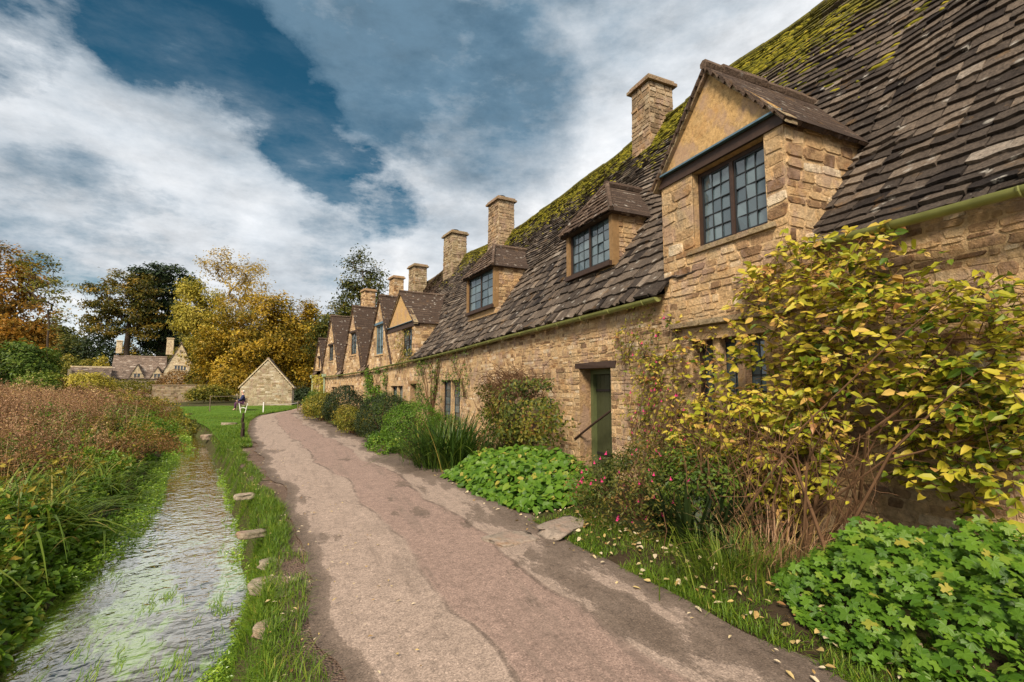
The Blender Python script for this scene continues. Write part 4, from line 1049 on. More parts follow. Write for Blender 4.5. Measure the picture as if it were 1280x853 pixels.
# ------------------------------------------------------------------ trees
def tree(name, label, cat, D, base, ells, ntip, lpt, ls, tipr, lm, bark, r0=.35, group=None, flat=.75, k_ls=1.25, k_n=1.25, tmpl=LEAF_D, shell=.55, twiggy=0, droop=0.0, lift=.15, bare=0.0):
    bp = at(base[0], base[1], D); g = float(ground_z(bp[0], bp[1])); bp[2] = g - .1
    fh = np.array([cF[0], cF[1], 0]); fh /= np.linalg.norm(fh)
    tips = []; wts = np.array([e[2] * e[3] for e in ells], float); wts /= wts.sum()
    for e, wt in zip(ells, wts):
        c = at(e[0], e[1], D); rx, ry = e[2] * D / CF, e[3] * D / CF
        n = max(2, int(round(ntip * wt)))
        u = nrm(R.normal(0, 1, (n, 3))); rad = 1 - (1 - R.random(n) ** .6) * (1 - shell * .2) if shell < 1 else np.ones(n)
        rad = R.random(n) ** (1 / 3 * (1 - shell) + .16)
        q = u * rad[:, None]
        tips.append(c + q[:, 0:1] * cR * rx + q[:, 1:2] * fh * rx * .9 + q[:, 2:3] * np.array([0, 0, 1]) * ry)
    tips = np.concatenate(tips); tips = tips[tips[:, 2] > g + .4]
    top = tips[:, 2].max(); low = tips[:, 2].min()
    cen = tips.mean(0); th = max(low + (top - low) * .25, g + (top - g) * .25)
    nodes = []; par = []
    nt = 7
    for i in range(nt):
        k = i / (nt - 1); q = bp * (1 - k) + np.array([bp[0] * .6 + cen[0] * .4, bp[1] * .6 + cen[1] * .4, th]) * k
        q[:2] += R.normal(0, .02 * (top - g) * .3, 2) * (k > 0); nodes.append(q); par.append(i - 1)
    order = np.argsort(np.linalg.norm(tips - nodes[-1], axis=1))
    paths = []
    for ti in order:
        T = tips[ti]; A = np.array(nodes)
        d = np.linalg.norm(A - T, axis=1) + 1.2 * np.maximum(A[:, 2] - T[2], 0) + (np.arange(len(A)) < 3) * 3
        j = int(np.argmin(d)); S = A[j]; l = np.linalg.norm(T - S)
        m1 = S + (T - S) * .35 + np.array([0, 0, lift * l]) + R.normal(0, .05 * l, 3); m2 = S + (T - S) * .7 + np.array([0, 0, lift * .8 * l]) + R.normal(0, .05 * l, 3)
        b = len(nodes); nodes += [m1, m2, T]; par += [j, b, b + 1]; paths.append((j, b, b + 1, b + 2))
    cnt = np.zeros(len(nodes)); 
    for p in paths: cnt[p[3]] += 1
    for i in range(len(nodes) - 1, 0, -1): cnt[par[i]] += cnt[i]
    rad = np.maximum(r0 * (cnt / cnt[0]) ** .52, .012 * D / 60)
    nodes = np.array(nodes)
    tb = MB(); tb.tube(nodes[:nt], np.concatenate([[r0 * 1.35], np.maximum(rad[1:nt], r0 * .6)]), 8)
    for p in paths:
        rr_ = rad[list(p)]; rr_[0] = min(rr_[0], rr_[1] * 1.25); tb.tube(nodes[list(p)], rr_, 5, cap=False)
    # leaves in clumps round every tip
    keep = R.random(len(tips)) >= bare
    lpt = int(lpt * k_n); ls = ls * k_ls
    tc = tips[keep]; n = len(tc) * lpt
    o = R.normal(0, 1, (n, 3)) * tipr * np.array([1, 1, flat]); o[:, 2] -= droop * np.abs(R.normal(0, tipr, n))
    P = np.repeat(tc, lpt, 0) + o
    crownc = tips.mean(0)
    nr = nrm(nrm(P - crownc) * .8 + rdir(n) * .8 + np.array([0, 0, .5]))
    ax = nrm(np.cross(nr, rdir(n))); ax[:, 2] -= .25 + droop
    lb = MB(); tone = np.repeat(R.normal(0, .17, len(tc)), lpt)
    scatter(lb, tmpl, P, ax, nr, ls * R.uniform(.6, 1.35, n), np.clip(R.normal(.5, .2, n) + tone, 0, 1))
    root = empty(name, bp + np.array([0, 0, .1])); tag(root, label, cat, group)
    og = np.array(bp) + np.array([0, 0, .1])
    tb.build('trunk', bark, root, og, smooth=True); lb.build('crown', lm, root, og)
    return root

def shrub(name, label, cat, c, rad, n, ls, lm, tmpl=LEAF_D, group=None, bumps=.22, seed=0, stems=10, shell=(.62, 1.02), up=.35, base_z=None, stem_mat=None, lump=3.0, hang=.2, sym=True):
    c = np.array(c, float); rad = np.array(rad, float)
    u = nrm(R.normal(0, 1, (n * 2, 3)))
    u = u[u[:, 2] > -.55][:n]; n = len(u)
    b = 1 + bumps * 2 * (vnoise(u[:, 0] * lump + seed, u[:, 1] * lump + u[:, 2] * lump * .7, seed + 31) - .5) + bumps * (vnoise(u[:, 0] * 9, u[:, 1] * 9 + u[:, 2] * 7, seed + 5) - .5)
    k = R.uniform(*shell, n) ** .7 * b
    P = c + u * rad * k[:, None]
    gz = ground_z(P[:, 0], P[:, 1]); P[:, 2] = np.maximum(P[:, 2], gz + .03)
    nr = nrm(u / rad * rad.min() + rdir(n) * .75 + np.array([0, 0, up])); ax = nrm(np.cross(nr, rdir(n))); ax[:, 2] -= hang
    lb = MB(); scatter(lb, tmpl, P, ax, nr, ls * R.uniform(.6, 1.3, n), np.clip(.5 + R.normal(0, .17, n) + (b - 1) * .9, 0, 1))
    og = np.array([c[0], c[1], float(ground_z(c[0], c[1]))]); root = empty(name, og); tag(root, label, cat, group)
    lb.build('foliage', lm, root, og)
    sb = MB()
    for i in range(stems):
        v = nrm(R.normal(0, 1, 3) + [0, 0, .8]); e = c + v * rad * .85
        s0 = og + np.array([R.normal(0, .12 * rad[0]), R.normal(0, .12 * rad[1]), -.02])
        sb.tube([s0, s0 * .5 + e * .5 + R.normal(0, .06, 3) * rad, e], [.02 * rad[2] + .006, .012 * rad[2] + .004, .004], 5)
    sb.build('stems', stem_mat or M['twig'], root, og)
    return root
TG = 'trees behind the meadow and the barn'
tree('broadleaf_tree', 'orange broadleaf tree at the left edge of the meadow, the reddest in view', 'tree', 60, (14, 470),
     [(8, 350, 40, 44), (30, 400, 28, 42), (-25, 390, 40, 60), (0, 430, 50, 25), (40, 430, 22, 25)], 170, 85, .34, .62, M['lf_orange'], M['bark'], .5, TG)
tree('ash_tree', 'thin half bare tree with feathery green leaves between the orange tree and the cedar', 'tree', 57, (57, 468),
     [(45, 335, 20, 22), (70, 365, 22, 24), (75, 395, 20, 16), (55, 350, 22, 30)], 60, 22, .26, .45, M['lf_olive'], M['bark'], .11, TG, flat=.35, bare=.25)
tree('beech_tree', 'wide brown green beech with sky showing through its lower boughs left of the cedar', 'tree', 95, (160, 470),
     [(150, 368, 40, 30), (128, 392, 22, 20), (175, 360, 24, 22), (148, 410, 36, 14), (112, 405, 10, 12), (180, 400, 20, 30)], 230, 42, .42, .62, M['lf_beech'], M['bark'], .5, TG, flat=.4)
tree('cedar_tree', 'tall dark cedar in flat layers standing above the far gabled house', 'tree', 100, (201, 470),
     [(205, 342, 34, 9), (178, 350, 18, 6), (222, 360, 24, 8), (195, 366, 24, 8), (212, 384, 26, 9), (190, 400, 24, 9), (218, 405, 20, 9), (200, 425, 20, 14), (235, 352, 12, 5)], 170, 75, .50, .85, M['lf_cedar'], M['bark'], .95, TG, flat=.28, lift=.02)
tree('willow_tree', 'pale yellow willow with soft drooping foliage beside the gabled house', 'tree', 84, (262, 475),
     [(250, 385, 28, 30), (238, 365, 14, 20), (268, 415, 26, 26), (250, 440, 26, 20), (228, 395, 10, 16)], 170, 75, .36, .62, M['lf_willow'], M['bark'], .45, TG, flat=.9, droop=.5)
tree('birch_tree', 'tall airy golden birch rising highest above the broad golden brown tree', 'tree', 82, (300, 470),
     [(290, 335, 36, 22), (312, 350, 22, 26), (275, 330, 20, 14), (300, 380, 28, 30), (325, 380, 12, 20)], 150, 28, .30, .55, M['lf_birch'], M['palebark'], .35, TG, flat=.7, lift=.25)
tree('broadleaf_tree', 'broad golden brown tree spreading directly behind the small stone barn', 'tree', 62, (322, 490),
     [(325, 405, 48, 40), (285, 430, 34, 38), (360, 430, 40, 42), (320, 450, 70, 34), (270, 465, 28, 24), (385, 455, 20, 36), (345, 385, 22, 20)], 330, 85, .30, .55, M['lf_copper'], M['bark'], .5, TG)
tree('broadleaf_tree', 'narrow orange green tree between the golden brown tree and the end gable of the row', 'tree', 66, (392, 490),
     [(385, 405, 14, 30), (400, 430, 14, 34), (395, 465, 16, 26), (372, 420, 10, 30)], 110, 75, .28, .5, M['lf_copper'], M['bark'], .3, TG)
tree('oak_tree', 'slender dark green tree rising alone above the roofs of the gabled cottages', 'tree', 58, (452, 470),
     [(452, 345, 26, 24), (437, 365, 18, 20), (470, 360, 16, 22), (450, 385, 28, 18), (425, 392, 16, 14), (446, 322, 12, 10)], 130, 34, .27, .5, M['lf_oak'], M['bark'], .28, TG, flat=.6)
tree('oak_tree', 'low green tree half hidden behind the slate gables at the end of the row', 'tree', 60, (425, 480),
     [(420, 412, 22, 24), (405, 430, 16, 24), (440, 405, 20, 16)], 80, 60, .28, .55, M['lf_oak'], M['bark'], .25, TG)
def bush_px(label, px, py, rx, ry, D, n, ls, lm, cat='bush', name='bush', depth=.9, group=None, seed=0, tmpl=LEAF_D, bumps=.25):
    c = at(px, py, D); k = D / CF
    # stands on the ground: stretch down to it
    gz = float(ground_z(c[0], c[1])); top = c[2] + ry * k; ctr = (top + gz) / 2 if c[2] - ry * k > gz else c[2]
    rz = top - ctr
    return shrub(name, label, cat, (c[0], c[1], ctr), (rx * k, rx * k * depth, rz), int(n * 1.5), ls * 1.35, lm, tmpl, group, bumps, seed, stems=6, lump=4)
HB = 'bushes and hedges in front of the far trees'
bush_px('round mid green bush at the left edge in front of the orange tree', 28, 455, 36, 27, 52, 5200, .26, M['lf_green'], seed=1, group=HB)
bush_px('dark hedge left half, below the beech and left of the far house', 82, 447, 34, 24, 92, 3600, .40, M['lf_oak'], seed=2, name='hedge', cat='hedge', group=HB)
bush_px('darkest hedge mass directly left of the far house chimney', 118, 444, 30, 26, 94, 3400, .40, M['lf_dark'], seed=3, name='hedge', cat='hedge', group=HB)
bush_px('low olive bush above the long low outbuilding roof', 95, 458, 24, 12, 80, 1700, .32, M['lf_olive'], seed=4, group=HB)
bush_px('small yellow green bush above the outbuilding next to the far house', 127, 452, 9, 9, 78, 900, .26, M['lf_willow'], seed=5, group=HB)
bush_px('golden yellow bush showing over the far house roof ridge', 163, 438, 14, 10, 97, 1500, .34, M['lf_gold'], seed=6, group=HB)
bush_px('dark green bush under the cedar behind the far house', 190, 440, 20, 12, 99, 1800, .36, M['lf_dark'], seed=7, group=HB)
bush_px('russet hedge under the four light window of the gabled wing', 222, 471, 22, 7, 68, 1700, .22, M['lf_red'], seed=8, name='hedge', cat='hedge', group=HB)
bush_px('olive clipped hedge in front of the two small gables', 170, 483, 38, 8, 66, 2400, .22, M['lf_olive'], seed=9, name='hedge', cat='hedge', group=HB)
bush_px('reddish bush at the right corner of the gabled wing', 252, 468, 16, 16, 62, 1900, .24, M['lf_beech'], seed=10, group=HB)
bush_px('grey green willow scrub in front of the outbuilding', 108, 480, 26, 15, 44, 3000, .17, M['lf_willow'], seed=11, group=HB)
bush_px('pale seeding scrub between the green bush and the outbuilding', 52, 478, 26, 12, 42, 2400, .16, M['lf_sedge'], seed=12, group=HB)
bush_px('brown green bramble bank left of the seated person', 262, 494, 24, 12, 47, 3200, .17, M['lf_olive'], seed=13, group=HB)
bush_px('dark shrubbery filling the gap between the barn and the end gable', 384, 497, 16, 12, 56, 1800, .20, M['lf_dark'], seed=14, group=HB)
bush_px('golden brown bush behind the barn left corner', 285, 480, 20, 18, 52, 2400, .22, M['lf_copper'], seed=15, group=HB)
# the wooded valley side closing the view
for i, (px, py, rx, ry, D, m_) in enumerate([(-60, 430, 60, 26, 120, 'lf_oak'), (20, 432, 40, 20, 125, 'lf_beech'), (60, 428, 36, 20, 130, 'lf_oak'), (350, 440, 60, 40, 110, 'lf_beech'), (430, 430, 60, 40, 115, 'lf_oak'), (240, 440, 40, 26, 120, 'lf_oak'), (500, 440, 70, 40, 120, 'lf_beech')]):
    lab = ['dark wood edge at the far left behind the orange tree', 'brown tree top beyond the thin feathery tree', 'green tree top beyond the hedge left of the beech', 'brown tree top behind the golden brown tree', 'green tree top behind the low end gable tree', 'green tree top behind the willow', 'brown tree top hidden behind the row'][i]
    if i == 6: continue
    bush_px(lab, px, py, rx, ry, D, 5200, .85, M[m_], seed=20 + i, name='far_tree', cat='tree', group='far trees closing the valley', bumps=.4)
# ------------------------------------------------------------------ free standing buildings beyond the meadow
class Loc:
    def __init__(s, px, D, rot, z=0.0):
        o = at(px, CHZ, D); s.o = np.array([o[0], o[1], z]); a = YAW + math.radians(rot)
        s.ex = np.array([math.cos(a), -math.sin(a), 0]); s.ey = np.array([math.sin(a), math.cos(a), 0])
        s.A = np.array([s.ex, s.ey, [0, 0, 1.0]])
    def __call__(s, x, y, z):
        x, y, z = np.broadcast_arrays(np.asarray(x, float), np.asarray(y, float), np.asarray(z, float))
        return s.o + x[..., None] * s.ex + y[..., None] * s.ey + z[..., None] * np.array([0, 0, 1.0])
def gwall(mb, L, y, x0, x1, z0, ze, za, far=True, hr=(.12, .2), lr=(.2, .5), holes=(), front=-1):
    # a gable-ended (za > ze) or plain wall in the local plane y
    xm = (x0 + x1) / 2; hw = (x1 - x0) / 2
    def iv(z):
        k = hw if za <= ze else np.clip((za - z) / (za - ze), 0, 1) * hw
        return cut(xm - k, xm + k, [(h[0], h[1]) for h in holes if h[2] - .05 < z < h[3] + .05])
    stones(mb, lambda x, z, dep: L(x, y + front * np.asarray(dep), z), z0, max(ze, za) - .02, iv, hr=hr, lr=lr, far=far)
def fwin(parent, org, L, x0, x1, z0, z1, y, n, mat=None):
    mb = MB()
    for i in range(4):
        q = [(x0, z0), (x1, z0), (x1, z1), (x0, z1)]; a, b = q[i], q[(i + 1) % 4]
        mb.add(np.stack([L(a[0], y, a[1]), L(b[0], y, b[1]), L(b[0], y + .25, b[1]), L(a[0], y + .25, a[1])]), [[0, 1, 2, 3]], .6)
    for i in range(n + 1):
        x = x0 + (x1 - x0) * i / n; mb.box(L(x, y + .04, (z0 + z1) / 2), (.12, .14, z1 - z0), L.A, .7)
    mb.box(L((x0 + x1) / 2, y - .02, z1 + .08), (x1 - x0 + .3, .16, .14), L.A, .6); mb.box(L((x0 + x1) / 2, y - .03, z0 - .06), (x1 - x0 + .2, .16, .1), L.A, .6)
    o = mb.build('window', mat or M['stone_far'], parent, org)
    g = MB(); g.add(np.stack([L(x0, y + .16, z0), L(x1, y + .16, z0), L(x1, y + .17, z1), L(x0, y + .17, z1)]), [[0, 1, 2, 3]], .3); g.build('window_panes', M['glass'], o, org)
    return o
def two_slopes(mb, L, x0, x1, ze, za, y0, y1, over=.15, th=.05, wr=(.3, .6), e=(.3, .2)):
    # ridge along local y
    xm = (x0 + x1) / 2; hw = (x1 - x0) / 2 + over; zb = ze - over * (za - ze) / ((x1 - x0) / 2)
    for sd_ in (-1, 1):
        P = lambda u, t, sd_=sd_: L(xm + sd_ * hw * (1 - t), u, zb + .06 + (za - zb) * t)
        Ln = math.hypot(hw, za - zb); tiles(mb, P, Ln, row_steps(Ln, *e), lambda t: [(y0, y1)], wr=wr, th=th, flip=sd_)
        sheet(mb, lambda u, t: P(u, t) - np.array([0, 0, .03]), y0 + .02, y1 - .02, 4, 0, 1, 4)
    mb.tube([L(xm, y0, za + .1), L(xm, y1, za + .1)], .11, 7, .5)
def front_slope(mb, L, x0, x1, ze, za, y0, yr, th=.06, wr=(.3, .6), e=(.34, .22), iv=None):
    # ridge along local x, both slopes
    for sg, yb in ((1, y0), (-1, 2 * yr - y0)):
        P = lambda u, t, yb=yb: L(u, yb + (yr - yb) * t, ze + (za - ze) * t)
        Ln = math.hypot(yr - y0, za - ze); tiles(mb, P, Ln, row_steps(Ln, *e), iv if (iv and sg == 1) else (lambda t: [(x0, x1)]), wr=wr, th=th, flip=sg)
        sheet(mb, lambda u, t: P(u, t) - np.array([0, 0, .04]), x0, x1, 8, 0, 1, 5)
    mb.tube([L(x0, yr, za + .06), L(x1, yr, za + .06)], .12, 7, .6)

# ---- the little barn where the lane bends
L = Loc(333.5, 40, -23); org = L.o.copy()
root = empty('stone_barn', org); tag(root, 'small stone barn with plain gable end standing where the lane bends', 'barn')
mb = MB(); gwall(mb, L, 0, -1.93, 1.93, -.2, 1.55, 3.80, hr=(.11, .19), lr=(.2, .55), far=True)
for sg in (-1, 1):
    stones(mb, lambda y, z, dep, sg=sg: L(sg * (1.93 + np.asarray(dep)), y, z), -.2, 1.6, lambda z: [(0, 6.5)], hr=(.12, .2), lr=(.2, .5), far=True)
mb.build('wall', stone_mat('barn_stone', [(0, (.24, .18, .10)), (.4, (.38, .30, .19)), (.8, (.52, .44, .31)), (1, (.62, .55, .42))], grime_amt=.55, lichen=.3), root, org)
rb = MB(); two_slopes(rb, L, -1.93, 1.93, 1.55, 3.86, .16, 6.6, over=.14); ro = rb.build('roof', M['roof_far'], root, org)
cb = MB()
for sg in (-1, 1):
    n = 9
    for i in range(n):
        a, b = i / n, (i + .97) / n; f = lambda t: (sg * 2.08 * (1 - t), 1.45 + 2.43 * t)
        (xa, za_), (xb, zb_) = f(a), f(b)
        q = [L(xa, -.06, za_), L(xb, -.06, zb_), L(xb, .2, zb_), L(xa, .2, za_), L(xa, -.06, za_ + .13), L(xb, -.06, zb_ + .13), L(xb, .2, zb_ + .13), L(xa, .2, za_ + .13)]
        cb.hexa(np.array(q), R.uniform(.3, .9))
cb.build('coping', M['stone_far'], root, org)

# ---- far house across the meadow: long range with two gablets and a cross wing
D = 78; L = Loc(188, D, -34, -.8); org = L.o.copy(); kx = 1 / (CF / D / .80); zz = lambda py: EYE + (CHZ - py) * D / CF + .8; xx = lambda px: (px - 188) * kx
root = empty('stone_house', org); tag(root, 'far stone house with two small gablets and a larger gabled wing beyond the meadow', 'house')
mb = MB(); x0, x1 = xx(139), xx(207)
gwall(mb, L, 0, x0, x1, 0, zz(473), 0, holes=[(xx(165.5), xx(175), zz(491), zz(483.5))])
for xe in (x0, x1): mb.add(np.stack([L(xe, 0, 0), L(xe, 6.2, 0), L(xe, 6.2, zz(473)), L(xe, 3.1, zz(446)), L(xe, 0, zz(473))]), [[0, 1, 2, 3, 4]], .5)
gwall(mb, L, -.9, xx(204), xx(245), 0, zz(463), zz(429), holes=[(xx(217), xx(233), zz(463), zz(456.5))])
for xe in (xx(204), xx(245)): mb.add(np.stack([L(xe, -.9, 0), L(xe, 7, 0), L(xe, 7, zz(463)), L(xe, -.9, zz(463))]), [[0, 1, 2, 3]], .5)
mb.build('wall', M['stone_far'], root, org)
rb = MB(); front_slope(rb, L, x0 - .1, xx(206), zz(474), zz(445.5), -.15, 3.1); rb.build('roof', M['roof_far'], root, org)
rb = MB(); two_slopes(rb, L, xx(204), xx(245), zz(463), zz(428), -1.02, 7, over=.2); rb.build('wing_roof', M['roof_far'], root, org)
for pa, pb, pc, py in ((160, 181, 170.5, 456.5), (186, 205, 195.5, 459)):
    mb = MB(); gwall(mb, L, -.06, xx(pa), xx(pb), zz(476), zz(474.5), zz(py), holes=[(xx(pc - 4.5), xx(pc + 4.5), zz(473), zz(467.5))])
    o = mb.build('gablet', M['stone_far'], root, org)
    rb = MB(); two_slopes(rb, L, xx(pa), xx(pb), zz(474.5), zz(py), -.16, 2.2, over=.12); rb.build('gablet_roof', M['roof_far'], o, org)
    fwin(o, org, L, xx(pc - 4.3), xx(pc + 4.3), zz(473), zz(467.5), -.05, 2)
fwin(root, org, L, xx(217), xx(233), zz(463), zz(456.8), -.88, 4); fwin(root, org, L, xx(166), xx(174.5), zz(491), zz(484), .02, 2)
chimney('chimney', root, org, L(xx(144), 3.1, 0), L.ex, .75, .75, zz(448), zz(433), M['stone_far'], hr=(.15, .25))
chimney('chimney', root, org, L(xx(209), 3.0, 0), L.ex, 1.0, .9, zz(448), zz(427), M['stone_far'], hr=(.15, .25))
# ---- long low outbuilding to its left, a wall on its right, another roof far left
D = 72; L = Loc(110, D, -37, -.8); org = L.o.copy(); kx = 1 / (CF / D / .75); zz = lambda py: EYE + (CHZ - py) * D / CF + .8; xx = lambda px: (px - 110) * kx
root = empty('outbuilding', org); tag(root, 'long low outbuilding with slated roof joining the left end of the far house', 'outbuilding')
mb = MB(); gwall(mb, L, 0, xx(84), xx(138), 0, zz(474), 0); mb.add(np.stack([L(xx(84), 0, 0), L(xx(84), 5, 0), L(xx(84), 5, zz(474)), L(xx(84), 2.5, zz(459)), L(xx(84), 0, zz(474))]), [[0, 1, 2, 3, 4]], .5)
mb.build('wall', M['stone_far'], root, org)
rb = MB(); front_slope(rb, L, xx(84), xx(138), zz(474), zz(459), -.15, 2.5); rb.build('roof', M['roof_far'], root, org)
cb = MB(); cb.box(L(xx(111), 2.5, zz(458.2)), (xx(138) - xx(84), .3, .22), L.A, .8); cb.build('ridge_coping', M['stone_far'], root, org)
cb = MB(); cb.box(L(xx(85.5), 1.2, zz(466)), (.35, 3.0, .9), L.A, .7); cb.build('parapet', M['stone_far'], root, org)
D = 60; L = Loc(4, D, -40, -.6); org = L.o.copy(); zz = lambda py: EYE + (CHZ - py) * D / CF + .6
root = empty('shed', org); tag(root, 'low stone shed with brown slate roof at the left edge behind the green bush', 'shed')
mb = MB(); gwall(mb, L, 0, -3, 1.2, 0, zz(473), 0); mb.add(np.stack([L(1.2, 0, 0), L(1.2, 4, 0), L(1.2, 4, zz(473)), L(1.2, 2, zz(459)), L(1.2, 0, zz(473))]), [[0, 1, 2, 3, 4]], .5); mb.build('wall', M['stone'], root, org)
rb = MB(); front_slope(rb, L, -3.1, 1.3, zz(473.5), zz(459), -.12, 2); rb.build('roof', M['roof_far'], root, org)
D = 58; L = Loc(229, D, -32, -.3); org = L.o.copy()
root = MB(); zt = EYE + (CHZ - 482) * D / CF + .3
stones(root, lambda x, z, dep: L(x, -np.asarray(dep), z), 0, zt, lambda z: [(-3.0, 3.2)], hr=(.12, .2), lr=(.2, .5), far=True)
root.box(L(.1, .2, zt + .05), (6.3, .5, .1), L.A, .5); root.box(L(.1, .27, zt / 2), (6.15, .35, zt), L.A, .3)
tag(root.build('garden_wall', M['stone_grey'], None, org), 'grey stone garden wall between the gabled house and the barn', 'wall')
# ------------------------------------------------------------------ planting along the cottages
def poly_mound(name, label, cat, poly, n, ls, h, lm, tmpl, group=None, edge=.45, seed=0, lean=(0, 0), stalks=True, zfun=None):
    P2 = in_poly(poly, n); ed = edge_dist(poly, P2)
    hm = h * sstep(-.12, edge, ed) * (.55 + .5 * vnoise(P2[:, 0], P2[:, 1], seed, .6) + .45 * vnoise(P2[:, 0], P2[:, 1], seed + 3, .22))
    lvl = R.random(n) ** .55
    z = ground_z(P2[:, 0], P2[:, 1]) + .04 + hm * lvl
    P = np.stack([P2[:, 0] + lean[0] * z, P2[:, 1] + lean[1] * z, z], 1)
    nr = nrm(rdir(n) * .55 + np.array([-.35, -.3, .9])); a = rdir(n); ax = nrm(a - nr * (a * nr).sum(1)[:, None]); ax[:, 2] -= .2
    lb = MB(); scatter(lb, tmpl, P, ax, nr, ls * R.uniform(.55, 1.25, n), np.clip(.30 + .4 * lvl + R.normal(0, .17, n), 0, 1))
    c = np.array(poly).mean(0); og = np.array([c[0], c[1], float(ground_z(*c))])
    root = empty(name, og); tag(root, label, cat, group)
    lb.build('foliage', lm, root, og)
    if False:
        sb = MB(); k = min(n, 260); ii = R.choice(n, k, replace=False)
        B = np.stack([P[ii, 0] + R.normal(0, .05, k), P[ii, 1] + R.normal(0, .05, k), ground_z(P[ii, 0], P[ii, 1])], 1)
        for b, p in zip(B, P[ii]): sb.tube([b, (b + p) / 2 + R.normal(0, .015, 3), p], .004, 3, cap=False)
        sb.build('stalks', M['lf_green'], root, og)
    return root
PG = 'plants along the cottage wall'
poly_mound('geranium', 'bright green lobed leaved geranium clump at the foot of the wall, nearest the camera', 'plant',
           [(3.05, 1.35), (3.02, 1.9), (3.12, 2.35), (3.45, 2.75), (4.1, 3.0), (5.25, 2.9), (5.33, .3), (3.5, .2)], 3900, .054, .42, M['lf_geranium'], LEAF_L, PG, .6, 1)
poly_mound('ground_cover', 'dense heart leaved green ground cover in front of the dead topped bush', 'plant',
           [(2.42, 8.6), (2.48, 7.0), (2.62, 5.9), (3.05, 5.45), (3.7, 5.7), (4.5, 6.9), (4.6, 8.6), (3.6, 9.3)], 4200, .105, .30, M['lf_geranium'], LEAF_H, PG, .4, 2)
def strap(name, label, c, n, L, w, spread, lm, group=PG, cat='plant', rndc=.45):
    base = np.stack([c[0] + R.normal(0, spread, n), c[1] + R.normal(0, spread, n), np.zeros(n)], 1); base[:, 2] = ground_z(base[:, 0], base[:, 1])
    mb = MB(); az = np.arctan2(base[:, 1] - c[1], base[:, 0] - c[0]) + R.normal(0, .7, n)
    blades(mb, base, az, np.abs(R.normal(.30, .20, n)), L * R.uniform(.6, 1.1, n), w * R.uniform(.6, 1.2, n), R.uniform(.1, .85, n), np.clip(R.normal(rndc, .22, n), 0, 1), 6)
    o = mb.build(name, lm, None, (c[0], c[1], float(ground_z(c[0], c[1])))); return tag(o, label, cat, group)
strap('strap_leaved_plant', 'tall clump of arching strappy green leaves beside the heart leaved ground cover', (2.85, 9.75), 620, 1.25, .032, .32, M['lf_blade'])
strap('strap_leaved_plant', 'thin browning strappy leaves against the wall right of the mullioned window', (4.0, 11.3), 220, 1.0, .02, .3, M['lf_dead'], rndc=.6)
strap('fern', 'dark narrow leaved clump in shade under the yellow climber', (3.65, 3.75), 170, .75, .045, .16, M['lf_dark'])
strap('dry_grass_tuft', 'brown dry grass tuft at the foot of the yellow climber', (3.85, 3.1), 230, .62, .008, .2, M['lf_dead'], rndc=.6)
strap('dry_grass_tuft', 'low yellow green grass tuft between the fern and the lane edge', (3.35, 3.15), 500, .42, .010, .22, M['lf_sedge'])
# clipped and loose shrubs, nearest first
shrub('round_shrub', 'round yellow green dome shrub beside the strappy clump', 'shrub', (2.75, 12.6, .55), (.78, .85, .70), 9000, .045, M['lf_bright'], LEAF_D, PG, .10, 2, shell=(.8, 1.02))
shrub('round_shrub', 'dark green rounded shrub, second from the strappy clump', 'shrub', (2.35, 14.9, .62), (.82, .9, .82), 9000, .05, M['lf_dark'], LEAF_D, PG, .12, 3, shell=(.8, 1.02))
shrub('leafy_shrub', 'yellowing leafy shrub low between two dark round shrubs', 'shrub', (1.75, 17.9, .40), (.6, 1.3, .55), 4500, .07, M['lf_olive'], LEAF_D, PG, .3, 4)
shrub('leafy_shrub', 'low green leaves along the lane at the foot of the dark round shrub', 'shrub', (2.05, 13.2, .15), (.45, 1.6, .32), 3600, .06, M['lf_bright'], LEAF_D, PG, .3, 5)
shrub('round_shrub', 'large dark green shrub below the low mullioned windows', 'shrub', (1.72, 20.9, .75), (.85, 1.1, .85), 7000, .07, M['lf_dark'], LEAF_D, PG, .15, 6, shell=(.8, 1.02))
shrub('leafy_shrub', 'olive green shrub where the lane passes the end of the row', 'shrub', (1.02, 25.0, .6), (.85, 1.2, .75), 5000, .09, M['lf_olive'], LEAF_D, PG, .25, 7)
shrub('leafy_shrub', 'mid green shrub at the wall of the smallest gabled cottage', 'shrub', (.95, 33.5, .5), (.8, 2.4, .8), 4200, .12, M['lf_green'], LEAF_D, PG, .25, 8)
shrub('leafy_shrub', 'tangled green shrub against the wall under the slated dormer', 'shrub', (3.2, 18.0, .55), (.8, 1.7, .8), 5000, .07, M['lf_green'], LEAF_D, PG, .3, 9)
shrub('leafy_shrub', 'small green shrub against the wall below the mullioned window', 'shrub', (4.0, 14.2, .35), (.6, 1.1, .5), 3600, .06, M['lf_green'], LEAF_D, PG, .3, 10)

# ---- bushy climber with a dead twiggy top, left of the door
c = np.array([4.42, 9.95, 1.12]); og = np.array([4.42, 9.95, .1])
root = empty('climbing_bush', og); tag(root, 'bushy climber with a dead brown twiggy top on the wall left of the green door', 'climber', PG)
n = 9500; u = nrm(R.normal(0, 1, (n, 3))); u[:, 0] = -np.abs(u[:, 0]); b = 1 + .95 * (vnoise(u[:, 1] * 2.6, u[:, 2] * 2.6, 41) - .45) + .35 * (vnoise(u[:, 1] * 9, u[:, 2] * 9, 42) - .5)
P = c + u * np.array([.66, 1.75, 1.0]) * (R.uniform(.6, 1.03, n) * b)[:, None] + np.array([.2, 0, 0])
keep = (P[:, 2] < 1.45 + .6 * vnoise(P[:, 1], 0 * n, 43, .45)) & (P[:, 2] > .12) & (R.random(n) < np.where(P[:, 2] < .6, .55, 1)) & (vnoise(P[:, 1], P[:, 2], 45, .25) > .22); P = P[keep]; n = len(P); u = u[keep]
